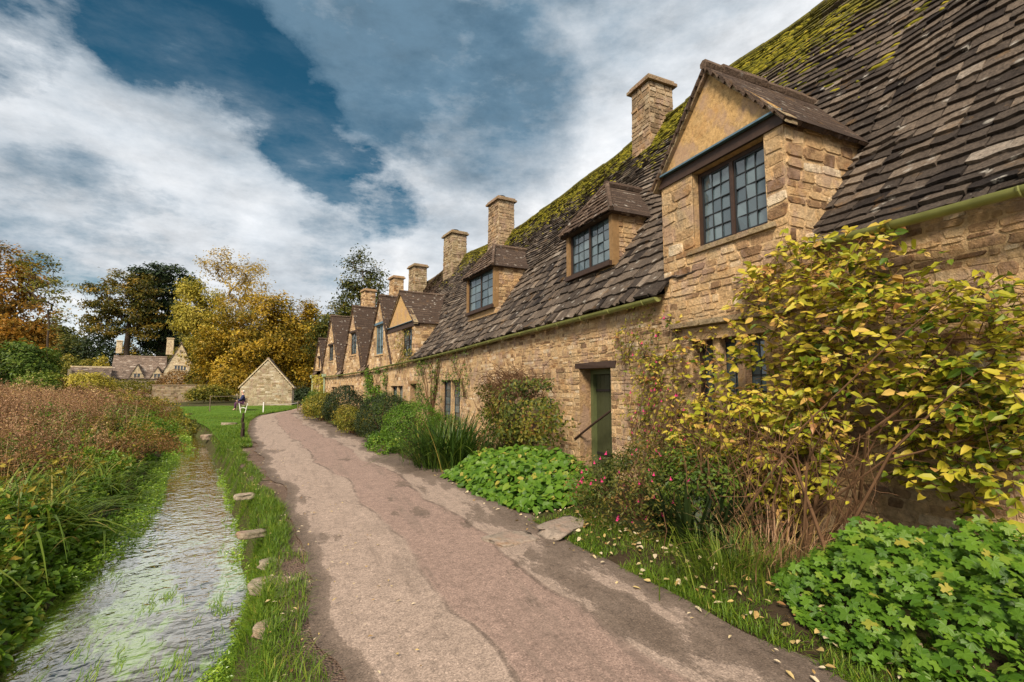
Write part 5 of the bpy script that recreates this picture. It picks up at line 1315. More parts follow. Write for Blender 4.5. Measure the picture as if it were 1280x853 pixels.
nr = nrm(u + rdir(n) * .7 + np.array([0, 0, .4])); ax = nrm(np.cross(nr, rdir(n))); ax[:, 2] -= .5
lb = MB(); scatter(lb, LEAF_O, P, ax, nr, .075 * R.uniform(.6, 1.2, n), np.clip(R.normal(.5, .22, n) + (vnoise(P[:, 1], P[:, 2], 44, .4) - .5) * .6, 0, 1)); lb.build('foliage', M['lf_ivy'], root, og)
tb = MB()
for i in range(330):
    s = np.array([4.5 + R.uniform(-.35, .3), 9.95 + R.normal(0, .6), R.uniform(1.4, 1.9)]); pts = [s]; d = nrm(np.array([-.4, R.normal(0, .6), R.uniform(.0, .9)]))
    for k in range(5): d = nrm(d + R.normal(0, .45, 3) + [0, 0, -.22]); pts.append(pts[-1] + d * R.uniform(.07, .16))
    pts = np.array(pts); pts[:, 0] = np.minimum(pts[:, 0], 4.97); tb.tube(pts, np.linspace(.008, .003, 6), 4, R.random(), cap=False)
for i in range(60):
    y = 10.2 + R.normal(0, .8); s = np.array([4.6, 10.2 + R.normal(0, .5), .05]); e = np.array([4.3 + R.uniform(-.3, .4), y, R.uniform(.8, 1.6)])
    tb.tube([s, s * .5 + e * .5 + R.normal(0, .1, 3), e], [.014, .01, .005], 5, R.random())
tb.build('dead_twigs', M['twig'], root, og)

# ---- the big yellow-leaved climber: arching sprays hanging out from the wall and from the tall dormer
og = np.array([4.3, 3.2, .1]); root = empty('yellow_climber', og); tag(root, 'large yellow leaved climber arching out from the wall below the tall dormer', 'climber', PG)
LEAFS = [t_ovate(.55, .10, .12), t_ovate(.48, .20, .30), t_ovate(.62, .05, -.10), t_ovate(.50, .26, .05)]
A1 = [(1000, 285), (1040, 280), (1085, 335), (1150, 350), (1280, 345), (1280, 560), (1230, 610), (1160, 590), (1120, 520), (1080, 480), (1040, 560), (1040, 610), (985, 640), (900, 620), (845, 590), (838, 520), (880, 440), (935, 340)]
A2 = [(1060, 290), (1110, 270), (1180, 320), (1150, 370), (1060, 400), (990, 300)]
A3 = [(770, 410), (850, 385), (900, 400), (890, 470), (840, 520), (810, 480), (780, 450)]
lb = MB(); sb = MB(); allP = []
def sprays(poly, n, wall_off, size, nl=(6, 12), dens=None):
    q = in_poly(poly, n * 3)
    if dens is not None: q = q[R.random(len(q)) < dens(q[:, 0], q[:, 1])]
    for px, py in q[:n]:
        off = R.uniform(*wall_off) if R.random() < .8 else R.uniform(.05, .2)
        X = 5.05 - off + (.2 if px > 1080 else 0)
        p = on_plane_x(px, py, X)
        if p[2] < .25: continue
        d = nrm(np.array([R.uniform(-.8, .1), R.normal(0, .75), R.uniform(-.35, .75)])); L = R.uniform(.22, .6); k = R.integers(*nl)
        t = np.linspace(0, 1, 6); pts = p + (t - .5)[:, None] * d * L + np.array([0, 0, -1.0]) * (.35 * L * t ** 2)[:, None]
        sb.tube(pts, np.linspace(.0045, .002, 6), 4, R.random(), cap=False)
        tt = np.repeat(np.linspace(.05, 1, k // 2 + 1), 2)[:k]; pp = np.stack([np.interp(tt, t, pts[:, i]) for i in range(3)], 1)
        side = nrm(np.cross(d, [0, 0, 1.0])); sg = np.where(np.arange(k) % 2 == 0, 1, -1)[:, None]
        ax = nrm(side * sg * .8 + d * .55 + np.array([-.15, -.05, -.30]) + R.normal(0, .28, (k, 3)))
        nr = nrm(np.array([-.55, -.35, .75]) + R.normal(0, .38, (k, 3)))
        tone = np.clip(R.normal(.54, .16) + R.normal(0, .2, k) + .0007 * (1000 - px), 0, 1)
        scatter(lb, LEAFS[R.integers(4)], pp + nr * .004, ax, nr, size * R.uniform(.45, 1.3, k), tone); allP.append(p)
hole = lambda x, y: np.where((x > 850) & (x < 985) & (y > 405) & (y < 480), .25, 1) * np.where((x > 1075) & (y > 545), .30, np.where((x < 1040) & (y > 520), .6, 1.0))
sprays(A1, 520, (.06, .62), .094, dens=lambda x, y: hole(x, y))
sprays([(930, 330), (1060, 330), (1060, 540), (880, 600), (850, 560)], 170, (.10, .65), .09)
sprays([(1060, 470), (1280, 450), (1280, 640), (1220, 650), (1120, 600)], 90, (.05, .5), .095)
sprays(A2, 40, (.1, .5), .11); sprays(A3, 85, (.02, .25), .078, (4, 8))
sprays([(838, 530), (880, 480), (985, 480), (1060, 520), (1040, 610), (985, 640), (900, 630), (845, 600)], 190, (.15, .85), .088)
lb.build('foliage', M['lf_yellow'], root, og)
for i in range(48):      # main canes rising from the bed and the brown tangle beneath
    s = np.array([4.25 + R.normal(0, .28), 3.35 + R.normal(0, .35), .05]); p = allP[R.integers(len(allP))] if i < 30 else s + np.array([R.normal(-.3, .3), R.normal(0, .5), R.uniform(.7, 1.6)])
    m1 = s + (p - s) * .4 + np.array([.15, 0, .35]) + R.normal(0, .12, 3); m1[0] = min(m1[0], 5.0)
    r0 = R.uniform(.006, .014) if i > 6 else .022
    sb.tube([s, s + (m1 - s) * .5 + R.normal(0, .05, 3), m1, m1 * .4 + p * .6 + R.normal(0, .07, 3), p], np.linspace(r0, .003, 5), 5, R.random(), cap=False)
for i in range(170):
    s = np.array([4.15 + R.normal(0, .38), 3.5 + R.normal(0, .55), R.uniform(.55, 1.5)]); pts = [s]; d = np.array([R.normal(-.1, .3), R.normal(0, .3), -1.0])
    for k in range(6): d = nrm(d + R.normal(0, .32, 3)); pts.append(pts[-1] + d * R.uniform(.05, .15))
    pts = np.array(pts); pts[:, 0] = np.minimum(pts[:, 0], 4.97); pts[:, 2] = np.maximum(pts[:, 2], .03); sb.tube(pts, np.linspace(.004, .002, 7), 3, R.random(), cap=False)
sb.build('canes', M['twig'], root, og)

# ---- fuchsia bush by the lane and its slender companion on the wall beside the door
def flowers(root, og, P, mat, size):
    for p in P:
        fb = MB(); k = 6; an = np.arange(k) * 2 * PI / k; s = size * R.uniform(.7, 1.2); t = R.normal(0, .25, 3)
        for r0, r1, z0, z1 in ((.15, .22, 0, -.9), (.3, .75, -.9, -1.6)):
            ring = lambda r, z: p + s * (np.stack([np.cos(an) * r, np.sin(an) * r, 0 * an + z], 1) + np.outer([z] * k, t) * [1, 1, 0])
            V = np.concatenate([ring(r0, z0), ring(r1, z1)]); fb.add(V, [[q, (q + 1) % k, (q + 1) % k + k, q + k] for q in range(k)], R.random())
        fb.build('flower', mat, root, og)
r_ = shrub('fuchsia_bush', 'low fuchsia bush with yellowing leaves and pink flowers beside the lane, right of the door', 'shrub', (3.8, 4.75, .40), (.74, .85, .50), 9000, .042, M['lf_fuchsia'], LEAF_D, PG, .45, 12, stems=30)
og = np.array(r_.location); u = nrm(R.normal(0, 1, (70, 3)) + [-.6, -.5, .3]); flowers(r_, og, np.array([3.8, 4.75, .42]) + u * np.array([.76, .87, .50]), M['pink'], .022)

shrub('leafy_shrub', 'dark leafy shrub between the fuchsia bush and the yellow climber', 'shrub', (4.15, 4.15, .42), (.62, .6, .55), 4200, .055, M['lf_green'], LEAF_D, PG, .3, 13, stems=16)
og = np.array([4.85, 6.3, .1]); root = empty('wall_climber', og); tag(root, 'slender pink flowered climber on the wall just right of the green door', 'climber', PG)
sb = MB(); lb = MB(); FP = []
for i in range(34):
    y0 = 5.95 + R.normal(0, .33); pts = [np.array([4.86, y0, .1])]; L = R.uniform(1.0, 2.7)
    for k in range(9): pts.append(pts[-1] + np.array([R.normal(0, .03), R.normal(-.03, .08), L / 9]))
    pts = np.array(pts); pts[:, 0] = np.clip(pts[:, 0], 4.6, 4.95); sb.tube(pts, np.linspace(.008, .003, 10), 4, R.random(), cap=False)
    k = R.integers(14, 34); t = R.uniform(.3, 1, k) ** .7 * 9; pp = np.stack([np.interp(t, np.arange(10), pts[:, j]) for j in range(3)], 1) + R.normal(0, .09, (k, 3)) * [1, 1.2, 1]; pp[:, 0] = np.minimum(pp[:, 0], 4.95)
    nr = nrm(np.array([-.7, -.3, .5]) + R.normal(0, .4, (k, 3))); scatter(lb, LEAF_O, pp, np.cross(nr, rdir(k)), nr, .06 * R.uniform(.5, 1.3, k), np.clip(R.normal(.55, .25, k), 0, 1))
    if R.random() < .8: FP += [q + R.normal(0, .05, 3) * [.5, 1, 1] - [.03, 0, 0] for q in pp[R.integers(0, k, 2)]]
sb.build('stems', M['twig'], root, og); lb.build('foliage', M['lf_olive'], root, og); flowers(root, og, np.array(FP), M['pink'], .024)

# ---- climbers on the farther walls
def wall_vine(name, label, s0, s1, z0, z1, n, ls, lm, nst, thick=.012, seed=0, fan=None):
    sm_ = (s0 + s1) / 2; og = Fr(sm_, 0, z0) - axes(sm_)[1] * .1; root = empty(name, og); tag(root, label, 'climber', 'climbers on the far walls')
    sb = MB(); T = []
    for i in range(nst):
        s = (fan if fan is not None else R.uniform(s0, s1)) + R.normal(0, .08); e = R.uniform(s0, s1); z = z0; pts = []
        for k in np.linspace(0, 1, 9): pts.append(Fr(s + (e - s) * k ** 1.3 + R.normal(0, .05) * k, -.03 - .06 * R.random(), z0 + (R.uniform(.93, 1) * z1 - z0) * k))
        sb.tube(np.array(pts), np.linspace(thick * 1.4, thick * .35, 9), 5, R.random(), cap=False); T.append(np.array(pts))
    sb.build('stems', M['twig'], root, og)
    sv = R.uniform(s0, s1, n * 3); zv = R.uniform(z0, z1, n * 3); k = vnoise(sv, zv, seed, .5) * .6 + vnoise(sv, zv, seed + 1, .2) * .4 > .5; sv, zv = sv[k][:n], zv[k][:n]
    P = Fr(sv, -R.uniform(.03, .22, len(sv)), zv); ia = axes(sm_)[1]
    nr = nrm(-ia * .8 + np.array([0, 0, .5]) + R.normal(0, .4, (len(P), 3))); lb = MB(); scatter(lb, LEAF_D, P, np.cross(nr, rdir(len(P))), nr, ls * R.uniform(.6, 1.3, len(P)), np.clip(R.normal(.5, .22, len(P)), 0, 1))
    lb.build('foliage', lm, root, og); return root
wall_vine('wall_vine', 'bare stemmed vine with few leaves fanning up the wall left of the mullioned window', 16.9, 19.7, .1, 2.75, 900, .10, M['lf_green'], 9, .022, 61, fan=18.0)
wall_vine('wall_vine', 'thin creeper round the mullioned window left of the dead topped bush', 14.2, 17.3, 1.3, 2.8, 420, .08, M['lf_green'], 5, .01, 63)
wall_vine('wall_vine', 'thick bright green vine on the wall between the slated dormer and the next gable', 24.0, 27.6, .3, 2.6, 1900, .13, M['lf_bright'], 7, .015, 65)
wall_vine('wall_vine', 'trailing plant with few flowers over the foot of the slated dormer', 20.2, 22.8, 2.5, 4.1, 500, .09, M['lf_olive'], 6, .008, 67)
wall_vine('wall_vine', 'pale green vine between the two downpipes at the far end of the row', 37.2, 40.4, .2, 2.5, 800, .16, M['lf_willow'], 5, .02, 69)
wall_vine('wall_vine', 'sparse yellow green creeper above the green door under the gutter', 5.7, 7.0, 2.0, 2.95, 150, .075, M['lf_olive'], 5, .006, 71)
# ------------------------------------------------------------------ stream side, meadow and verge
def veg_points(n, y0, y1, xl, xr, pw=1.0):
    y = y0 + (y1 - y0) * R.random(n) ** pw; a, b = xl(y), xr(y); x = a + (b - a) * R.random(n)
    return np.stack([x, y, ground_z(x, y)], 1)
vis = lambda y: -.47 * y - 1.6           # left limit of what the lane-side view takes in, plus a margin
def herb(mb, P, h, w, nleaf, ls, tone, tm=LEAF_D, lean=.12):
    n = len(P); az = R.uniform(0, 2 * PI, n); ln = np.abs(R.normal(0, lean, n))
    blades(mb, P, az, ln, h, w, R.uniform(0, .15, n), tone, 3)
    k = nleaf; t = R.uniform(.18, 1.03, (n, k)) ** .8
    hd = np.stack([np.cos(az), np.sin(az)], 1)
    Q = np.repeat(P, k, 0); tt = t.ravel(); hh = np.repeat(h, k); l = np.repeat(ln, k)
    Q[:, :2] += np.repeat(hd, k, 0) * (np.sin(l) * hh * tt)[:, None]; Q[:, 2] += hh * tt * np.cos(l)
    sp = .16 * hh * (1.15 - tt); Q += R.normal(0, 1, Q.shape) * sp[:, None] * [1, 1, .4]
    nr = nrm(rdir(n * k) * .7 + [0, 0, .7]); scatter(mb, tm, Q, np.cross(nr, rdir(n * k)) + [0, 0, -.1], nr, ls * R.uniform(.5, 1.4, n * k), np.clip(np.repeat(tone, k) + R.normal(0, .13, n * k), 0, 1))
# dead brown herbs over the whole meadow
mb = MB()
for n, y0, y1, off, hh, nl, ls, w in ((1100, 6, 14, 1.5, .85, 44, .030, .008), (3200, 12, 28, 1.0, 1.15, 46, .045, .010), (3000, 26, 50, .9, 1.35, 36, .085, .016), (1500, 48, 78, .8, 1.35, 20, .17, .03)):
    P = veg_points(n, y0, y1, vis, lambda y: wat_l(y) - off * .6, .9)
    d = wat_l(P[:, 1]) - P[:, 0]; ok = R.random(n) < sstep(.2, 2.2, d) * (.18 + .82 * (vnoise(P[:, 0], P[:, 1], 81, 1.3) > .40)); P = P[ok]; d = d[ok]
    h = hh * (.5 + .75 * vnoise(P[:, 0], P[:, 1], 82, 2.0)) * R.uniform(.55, 1.25, len(P)) * (.45 + .55 * sstep(.2, 3, d))
    herb(mb, P, h, w, nl, ls, np.clip(.06 + .70 * vnoise(P[:, 0], P[:, 1], 83, 1.1) + R.normal(0, .15, len(P)), 0, 1))
for n, y0, y1, w, L in ((300, 7, 14, .006, 1.1), (520, 13, 28, .009, 1.35), (520, 26, 50, .016, 1.5)):
    P = veg_points(n, y0, y1, vis, lambda y: wat_l(y) - .8, .9); blades(mb, P, R.uniform(0, 6.3, n), np.abs(R.normal(.28, .22, n)), L * R.uniform(.6, 1.15, n), w * R.uniform(.6, 1.3, n), R.uniform(0, .5, n), np.clip(R.normal(.9, .12, n), 0, 1), 5)
    k = int(n * .45); P = veg_points(k, y0, y1, vis, lambda y: wat_l(y) - 1.0, .9); herb(mb, P, L * 1.08 * R.uniform(.75, 1.1, k), w * .8, 26, w * 3.2, np.clip(R.normal(.22, .12, k), 0, 1), LEAF_D, .08)
tag(mb.build('dead_meadow_herbs', M['lf_dead']), 'brown and straw coloured dead herbs filling the wet meadow', 'meadow plants', kind='stuff')
# green leafy growth: nettles and docks, thick near the stream and in patches further off
mb = MB()
for n, y0, y1, xr, hh, nl, ls, w, pn in ((1500, 3.5, 8.5, .08, .62, 24, .075, .010, 0), (1700, 8, 20, .05, .62, 20, .08, .012, .36), (2200, 18, 50, .1, .95, 16, .12, .02, .50)):
    P = veg_points(n, y0, y1, lambda y: np.maximum(vis(y), wat_l(y) - 7), lambda y: wat_l(y) + xr - .1, .9)
    d = wat_l(P[:, 1]) - P[:, 0]; ok = (vnoise(P[:, 0], P[:, 1], 85, 1.5) > pn) | (d < .8); P = P[ok]; d = d[ok]
    h = hh * (.5 + .8 * vnoise(P[:, 0], P[:, 1], 86, 1.1)) * (.35 + .65 * sstep(0, 1.2, d)) * R.uniform(.7, 1.1, len(P))
    herb(mb, P, h, w, nl, ls, np.clip(.42 + .38 * vnoise(P[:, 0], P[:, 1], 87, .9) + R.normal(0, .12, len(P)), 0, 1), LEAF_O if y0 < 8 else LEAF_D, .2)
tag(mb.build('nettle_bed', M['lf_bright']), 'green nettles and docks along the left bank of the stream', 'bank plants', kind='stuff')
mb2 = MB(); P = veg_points(700, 24, 46, lambda y: wat_l(y) - .3, lambda y: wat_r(y) + .1, .9); herb(mb2, P, .5 * R.uniform(.4, 1.2, len(P)), .02, 16, .13, np.clip(R.normal(.45, .2, len(P)), 0, 1))
tag(mb2.build('stream_reeds', M['lf_olive']), 'olive reeds and cress choking the upper stream below the lawn', 'reeds', kind='stuff')
# yellowing growth mixed in
mb = MB(); P = veg_points(900, 5, 26, lambda y: np.maximum(vis(y), wat_l(y) - 6), lambda y: wat_l(y) - .35, .9); P = P[vnoise(P[:, 0], P[:, 1], 89, 1.3) > .5]
herb(mb, P, .8 * R.uniform(.5, 1.2, len(P)), .012, 18, .08, np.clip(R.normal(.5, .2, len(P)), 0, 1))
tag(mb.build('yellowing_herbs', M['lf_olive']), 'olive and yellow herbs between the nettles and the dead stalks', 'bank plants', kind='stuff')
MG = 'bushy plants standing in the meadow'
for i, (x, y, rx, ry, h, n, ls, m_, lab) in enumerate([
    (-3.6, 14.5, .9, 1.0, .55, 3600, .055, 'lf_red', 'russet bushy plant on the left bank just past the sedges'), (-5.0, 17.5, 1.1, 1.2, .75, 3600, .07, 'lf_beech', 'brown bushy plant in the meadow behind the russet one'),
    (-5.6, 12.0, 1.0, 1.1, .75, 3800, .06, 'lf_green', 'green leafy mound among the brown stalks at mid left'), (-7.6, 15.0, 1.3, 1.2, .85, 3600, .07, 'lf_olive', 'olive leafy mound farther left among the brown stalks'),
    (-4.2, 11.2, .7, .8, .62, 3000, .05, 'lf_red', 'small russet plant beside the nearest pale sedge blades'), (-9.5, 22, 1.8, 1.6, 1.0, 3600, .10, 'lf_dead', 'large pale brown seeding bush at the left of the meadow'),
    (-6.6, 23, 1.5, 1.5, .95, 3600, .09, 'lf_green', 'green bush in the middle of the brown meadow'), (-8.0, 30, 2.0, 1.8, 1.0, 3600, .12, 'lf_red', 'reddish brown thicket near the bend of the stream'),
    (-12.5, 31, 2.4, 2, 1.15, 3600, .13, 'lf_sedge', 'yellow green thicket at the far left of the meadow'), (-4.6, 20.0, .8, 1.2, .55, 3000, .07, 'lf_bright', 'bright green clump at the stream edge by the little weir'),
    (-11.0, 40, 2.6, 2.2, 1.2, 3600, .16, 'lf_olive', 'olive thicket at the back of the meadow before the far wall'), (-16.5, 42, 3, 2.2, 1.3, 3600, .17, 'lf_dead', 'pale straw coloured thicket at the back left of the meadow')]):
    shrub('bushy_plant', lab, 'plant', (x, y, -.1 + h * .5), (rx, ry, h * .62), n, ls, M[m_], LEAF_D, MG, .45, 50 + i, stems=10, shell=(.45, 1.05))
SG = 'sedge tufts on the left bank'
for i, (x, y, n, L, lab) in enumerate([(-2.75, 7.6, 170, 1.25, 'broad leaved sedge tuft arching over the left bank, nearest the stream bend'), (-3.7, 9.2, 130, 1.2, 'sedge tuft with pale arching blades behind the nearest sedge'), (-3.0, 10.6, 150, .9, 'low yellow green sedge tuft close to the stream edge'), (-3.4, 6.6, 120, 1.1, 'sedge tuft at the left edge among the nettles'), (-3.3, 12.6, 160, .7, 'small sedge tuft beside the bright watercress')]):
    base = np.stack([x + R.normal(0, .2, n), y + R.normal(0, .2, n), np.zeros(n)], 1); base[:, 2] = ground_z(base[:, 0], base[:, 1])
    mb = MB(); blades(mb, base, R.uniform(0, 2 * PI, n), np.abs(R.normal(.5, .25, n)), L * R.uniform(.6, 1.2, n), .026 * R.uniform(.5, 1.3, n), R.uniform(.4, 1.1, n), np.clip(R.normal(.5, .22, n), 0, 1), 7)
    tag(mb.build('sedge_tuft', M['lf_sedge'], None, (x, y, float(ground_z(x, y)))), lab, 'sedge', SG)
# watercress and fool's cress crowding the water's edge
mb = MB()
def cress(n, y0, y1, f, sz, lift):
    y = R.uniform(y0, y1, n); x, k = f(y, R.random(n)); ok = k; y = y[ok]; x = x[ok]; n = len(y)
    P = np.stack([x, y, WZ + .01 + lift * R.random(n) ** 1.5], 1); nr = nrm(R.normal(0, .35, (n, 3)) + [0, 0, 1]); scatter(mb, LEAF_D, P, np.cross(nr, rdir(n)), nr, sz * R.uniform(.6, 1.3, n), np.clip(R.normal(.55, .2, n), 0, 1))
cress(9000, 6.5, 19, lambda y, r: (wat_l(y) - .15 + r * (.15 + .42 * vnoise(y, 0 * y, 91, 1.6)), r < 1), .05, .16)
cress(2500, 18, 27, lambda y, r: (wat_l(y) - .3 + r * 1.2, vnoise(y * 1.0, r * 2, 92, 1.0) > .45), .09, .15)
cress(5200, 2.6, 4.7, lambda y, r: (wat_r(y) + .12 - r * (.55 * sstep(4.9, 3.4, y) + .05), r < 1), .034, .07)
cress(3500, 4.6, 14, lambda y, r: (wat_r(y) + .15 - r * (.10 + .28 * vnoise(y, 0 * y, 93, .7)), r < 1), .04, .09)
tag(mb.build('watercress', M['lf_weed']), 'bright green watercress crowding both edges of the stream', 'watercress', kind='stuff')
# trailing weed combed along the current, lying in the surface
mb = MB(); X_, Y_ = [], []
for cu, cy, rx, ry, k in [(.55, 3.2, .35, .5, 1500), (.30, 3.7, .22, .45, 700), (.78, 4.3, .22, .5, 1000), (.45, 4.6, .30, .5, 1000), (.20, 5.0, .16, .5, 600), (.86, 5.4, .14, .6, 800), (.55, 5.9, .22, .4, 500), (.15, 6.6, .14, .5, 500), (.8, 7.2, .16, .7, 500), (.90, 8.6, .10, .9, 500), (.3, 8.2, .16, .5, 300), (.7, 10.5, .2, .7, 350), (.5, 13.2, .3, .6, 400), (.5, 15.6, .45, .5, 700), (.4, 17.2, .5, .6, 700)]:
    a = R.normal(0, .5, (k, 2)); y_ = cy + a[:, 1] * ry; x_ = wat_l(y_) + (wat_r(y_) - wat_l(y_)) * cu + a[:, 0] * rx; ok = (x_ > wat_l(y_)) & (x_ < wat_r(y_) + .05); X_.append(x_[ok]); Y_.append(y_[ok])
x = np.concatenate(X_); y = np.concatenate(Y_); k = (vnoise(x * 1.4, y * .5, 96, .09) > .60) & (R.random(len(x)) < .3); x, y = x[k], y[k]; n = len(x)
t = np.linspace(0, 1, 6); L = R.uniform(.06, .26, n); w_ = R.uniform(.001, .003, n); ph = R.uniform(0, 6, n)
fx = -.10
Cx = x[:, None] + fx * L[:, None] * t + .008 * np.sin(ph[:, None] + 5 * t + x[:, None] * 3); Cy = y[:, None] + L[:, None] * t
Cz = WZ + .002 + .003 * R.random(n)[:, None] + 0 * Cx; ww = w_[:, None] * (1 - t ** 2 * .8)
V = np.stack([np.stack([Cx - ww, Cy, Cz], -1), np.stack([Cx + ww, Cy, Cz], -1)], 2).reshape(n, -1, 3)
f = np.array([[2*i, 2*i+1, 2*i+3, 2*i+2] for i in range(5)]); mb.add(V.reshape(-1, 3), (np.arange(n)[:, None, None] * 12 + f).reshape(-1, 4), np.repeat(np.clip(R.normal(.5, .25, n), 0, 1), 5))
tag(mb.build('water_weed', M['lf_weed']), 'bright trailing weed combed out along the stream surface', 'water weed', kind='stuff')
# grass on the right bank, the lawn, the lane edges
mb = MB()
def grass(n, y0, y1, xf, L, w, tone=.5, pw=1.0, dens=None, zoff=0.0):
    y = y0 + (y1 - y0) * R.random(n) ** pw; x = xf(y, R.random(n))
    if dens is not None: k = dens(x, y); x, y = x[k], y[k]
    n = len(x); P = np.stack([x, y, ground_z(x, y) + zoff], 1)
    blades(mb, P, R.uniform(0, 2 * PI, n), np.abs(R.normal(.3, .25, n)), L * R.uniform(.5, 1.25, n) * (.6 + .8 * vnoise(x, y, 99, .4)), w * R.uniform(.6, 1.3, n), R.uniform(.1, .9, n), np.clip(R.normal(tone, .2, n), 0, 1), 3)
bankx = lambda y, r: wat_r(y) + .05 + r * (.16 + .22 * vnoise(y, 0 * y, 101, .55) + .10 * sstep(7, 12, y))
grass(15000, 2.2, 17.5, bankx, .12, .006, .5, 1.2, lambda x, y: vnoise(x, y, 102, .35) > .30)
grass(6000, 2.2, 17, lambda y, r: wat_r(y) + .0 + r * .14, .16, .007, .45, 1.2, lambda x, y: vnoise(x, y, 103, .6) > .35)
grass(24000, 15, 46, lambda y, r: wat_r(y) + .1 + r * (road_l(y) - wat_r(y) - .15), .11, .012, .48, 1.5)
grass(5000, 16, 46, lambda y, r: road_l(y) - .05 - r * .35, .18, .014, .5, 1.4)
grass(9500, 1.4, 5.4, lambda y, r: road_r(y) - .10 + r ** 1.3 * .65, .10, .006, .5, 1.0, lambda x, y: vnoise(x, y, 105, .35) > .26)
grass(3500, 8, 30, lambda y, r: road_r(y) + r * .4, .14, .009, .45, 1.2, lambda x, y: vnoise(x, y, 106, .7) > .42)
grass(1500, 5.0, 8.5, lambda y, r: road_r(y) - .15 + r * .2, .07, .006, .5, 1.0, lambda x, y: vnoise(x, y, 107, .3) > .55)
grass(7000, 2.2, 9, lambda y, r: wat_r(y) + .05 + r * (.30 + .22 * vnoise(y, 0 * y, 111, .5)), .13, .005, .5, 1.0, lambda x, y: vnoise(x, y, 112, .3) > .22)
tag(mb.build('verge_grass', M['lf_grass']), 'grass on the stream bank, the lawn and the lane edges', 'grass', kind='stuff')
# fallen leaves and twigs along the lane edge
mb = MB(); n = 460; y = R.uniform(1.4, 9, n); e = R.random(n) ** 2; x = road_r(y) + .45 - e * .85; P = np.stack([x, y, np.maximum(.055, ground_z(x, y) + .05) + .015 * R.random(n)], 1)
P[:, 2] = np.where(x < road_r(y) - .1, .045, P[:, 2])
nr = nrm(R.normal(0, .3, (n, 3)) + [0, 0, 1]); scatter(mb, LEAF_O, P, np.cross(nr, rdir(n)), nr, R.uniform(.025, .075, n), np.clip(R.normal(.75, .22, n), 0, 1))
n = 260; y = R.uniform(2.3, 16, n); x = wat_r(y) + .2 + R.random(n) ** 1.4 * 1.0; P = np.stack([x, y, np.full(n, .055)], 1); nr = nrm(R.normal(0, .2, (n, 3)) + [0, 0, 1]); scatter(mb, LEAF_D, P, np.cross(nr, rdir(n)), nr, R.uniform(.02, .045, n), np.clip(R.normal(.75, .2, n), 0, 1))
tag(mb.build('fallen_leaves', leaf_mat('fallen_leaf', [(0, (.12, .05, .03)), (.4, (.28, .15, .05)), (.7, (.45, .33, .12)), (1, (.55, .45, .30))], trans=.1)), 'fallen yellow and brown leaves scattered along the lane edges', 'fallen leaves', kind='stuff')

# ---- edging stones on the bank
def rock(name, c, size, rot, mat, label, cat, group):
    bm = bmesh.new(); bmesh.ops.create_icosphere(bm, subdivisions=3, radius=1)
    sd_ = R.uniform(0, 50)
    for v in bm.verts:
        p = v.co.copy(); 
        q = Vector((max(-.72, min(.72, p.x)) / .72, max(-.72, min(.72, p.y)) / .72, max(-.5, min(.5, p.z)) / .5))
        k = 1 + .36 * (float(vnoise(p.x * 1.6 + sd_, p.y * 1.6 + p.z * 1.7, 7)) - .5) + .26 * (float(vnoise(p.x * 5 + sd_, p.y * 5 + p.z * 4, 8)) - .5)
        v.co = Vector((q.x * size[0] / 2 * k, q.y * size[1] / 2 * k, q.z * size[2] / 2 * (1 + .18 * (k - 1))))
    me = bpy.data.meshes.new(name); bm.to_mesh(me); bm.free(); me.materials.append(mat)
    a = me.attributes.new('rnd', 'FLOAT', 'FACE'); a.data.foreach_set('value', np.full(len(me.polygons), R.uniform(.5, .95), np.float32))
    for p in me.polygons: p.use_smooth = True
    o = bpy.data.objects.new(name, me); COL.objects.link(o); o.location = c; o.rotation_euler = (R.normal(0, .05), R.normal(0, .05), rot)
    return tag(o, label, cat, group)
M['slabstone'] = stone_mat('slab_stone', [(0, (.16, .125, .095)), (.5, (.24, .19, .15)), (1, (.32, .26, .21))], grime_amt=.6, bump=.6)
M['bankstone'] = stone_mat('bank_stone', [(0, (.14, .11, .07)), (.5, (.27, .215, .15)), (1, (.38, .32, .24))], grime=(.05, .06, .018), grime_amt=.85, lichen=.3, bump=.8)
for px, py, sz, rot, lab in [(316, 664, (.30, .17, .06), .4, 'pale flat edging stone topping the bank where the grass overhang is cut back'), (338, 700, (.17, .17, .06), .5, 'small edging stone half under grass, between the pale flat stone and the pitted one'),
        (341, 728, (.36, .22, .07), -.25, 'large pitted edging stone, the biggest on the stream bank'), (350, 742, (.18, .13, .05), .3, 'broken edging stone on the gravel beside the biggest bank stone'), (338, 778, (.20, .13, .06), .7, 'long low edging stone nearest the camera on the bank'),
        (306, 618, (.26, .16, .07), .3, 'edging stone showing beside the gravel just beyond the grass overhang')]:
    p = on_ground(px, py, .02); rock('edging_stone', (p[0], p[1], -.012), sz, rot, M['bankstone'], lab, 'stone', 'edging stones on the stream bank')
for px, py, sz, rot, lab in [(250, 556, (.6, .35, .2), .2, 'flat grey stone at the water edge below the lawn'), (262, 550, (.5, .3, .18), .6, 'pinkish flat stone set in the lawn edge above the stream'), (238, 562, (.7, .4, .22), -.2, 'stone in the little weir across the stream'), (286, 541, (.55, .4, .1), .1, 'flat pinkish stone lying in the lawn')]:
    p = on_ground(px, py, -.3); rock('flat_stone', (p[0], p[1], float(ground_z(p[0], p[1])) + .06), sz, rot, M['bankstone'], lab, 'stone', 'flat stones by the lawn')
for px, py, sz, rot, lab in [(706, 659, (.66, .36, .06), .5, 'larger grey stepping slab in the bed leading to the green door'), (640, 672, (.50, .34, .06), .3, 'pale slab set at the lane edge below the ground cover')]:
    p = on_ground(px, py, .05); rock('stepping_slab', (p[0], p[1], .06 if px > 700 else .025), sz, rot, M['slabstone'], lab, 'slab', 'stepping slabs')
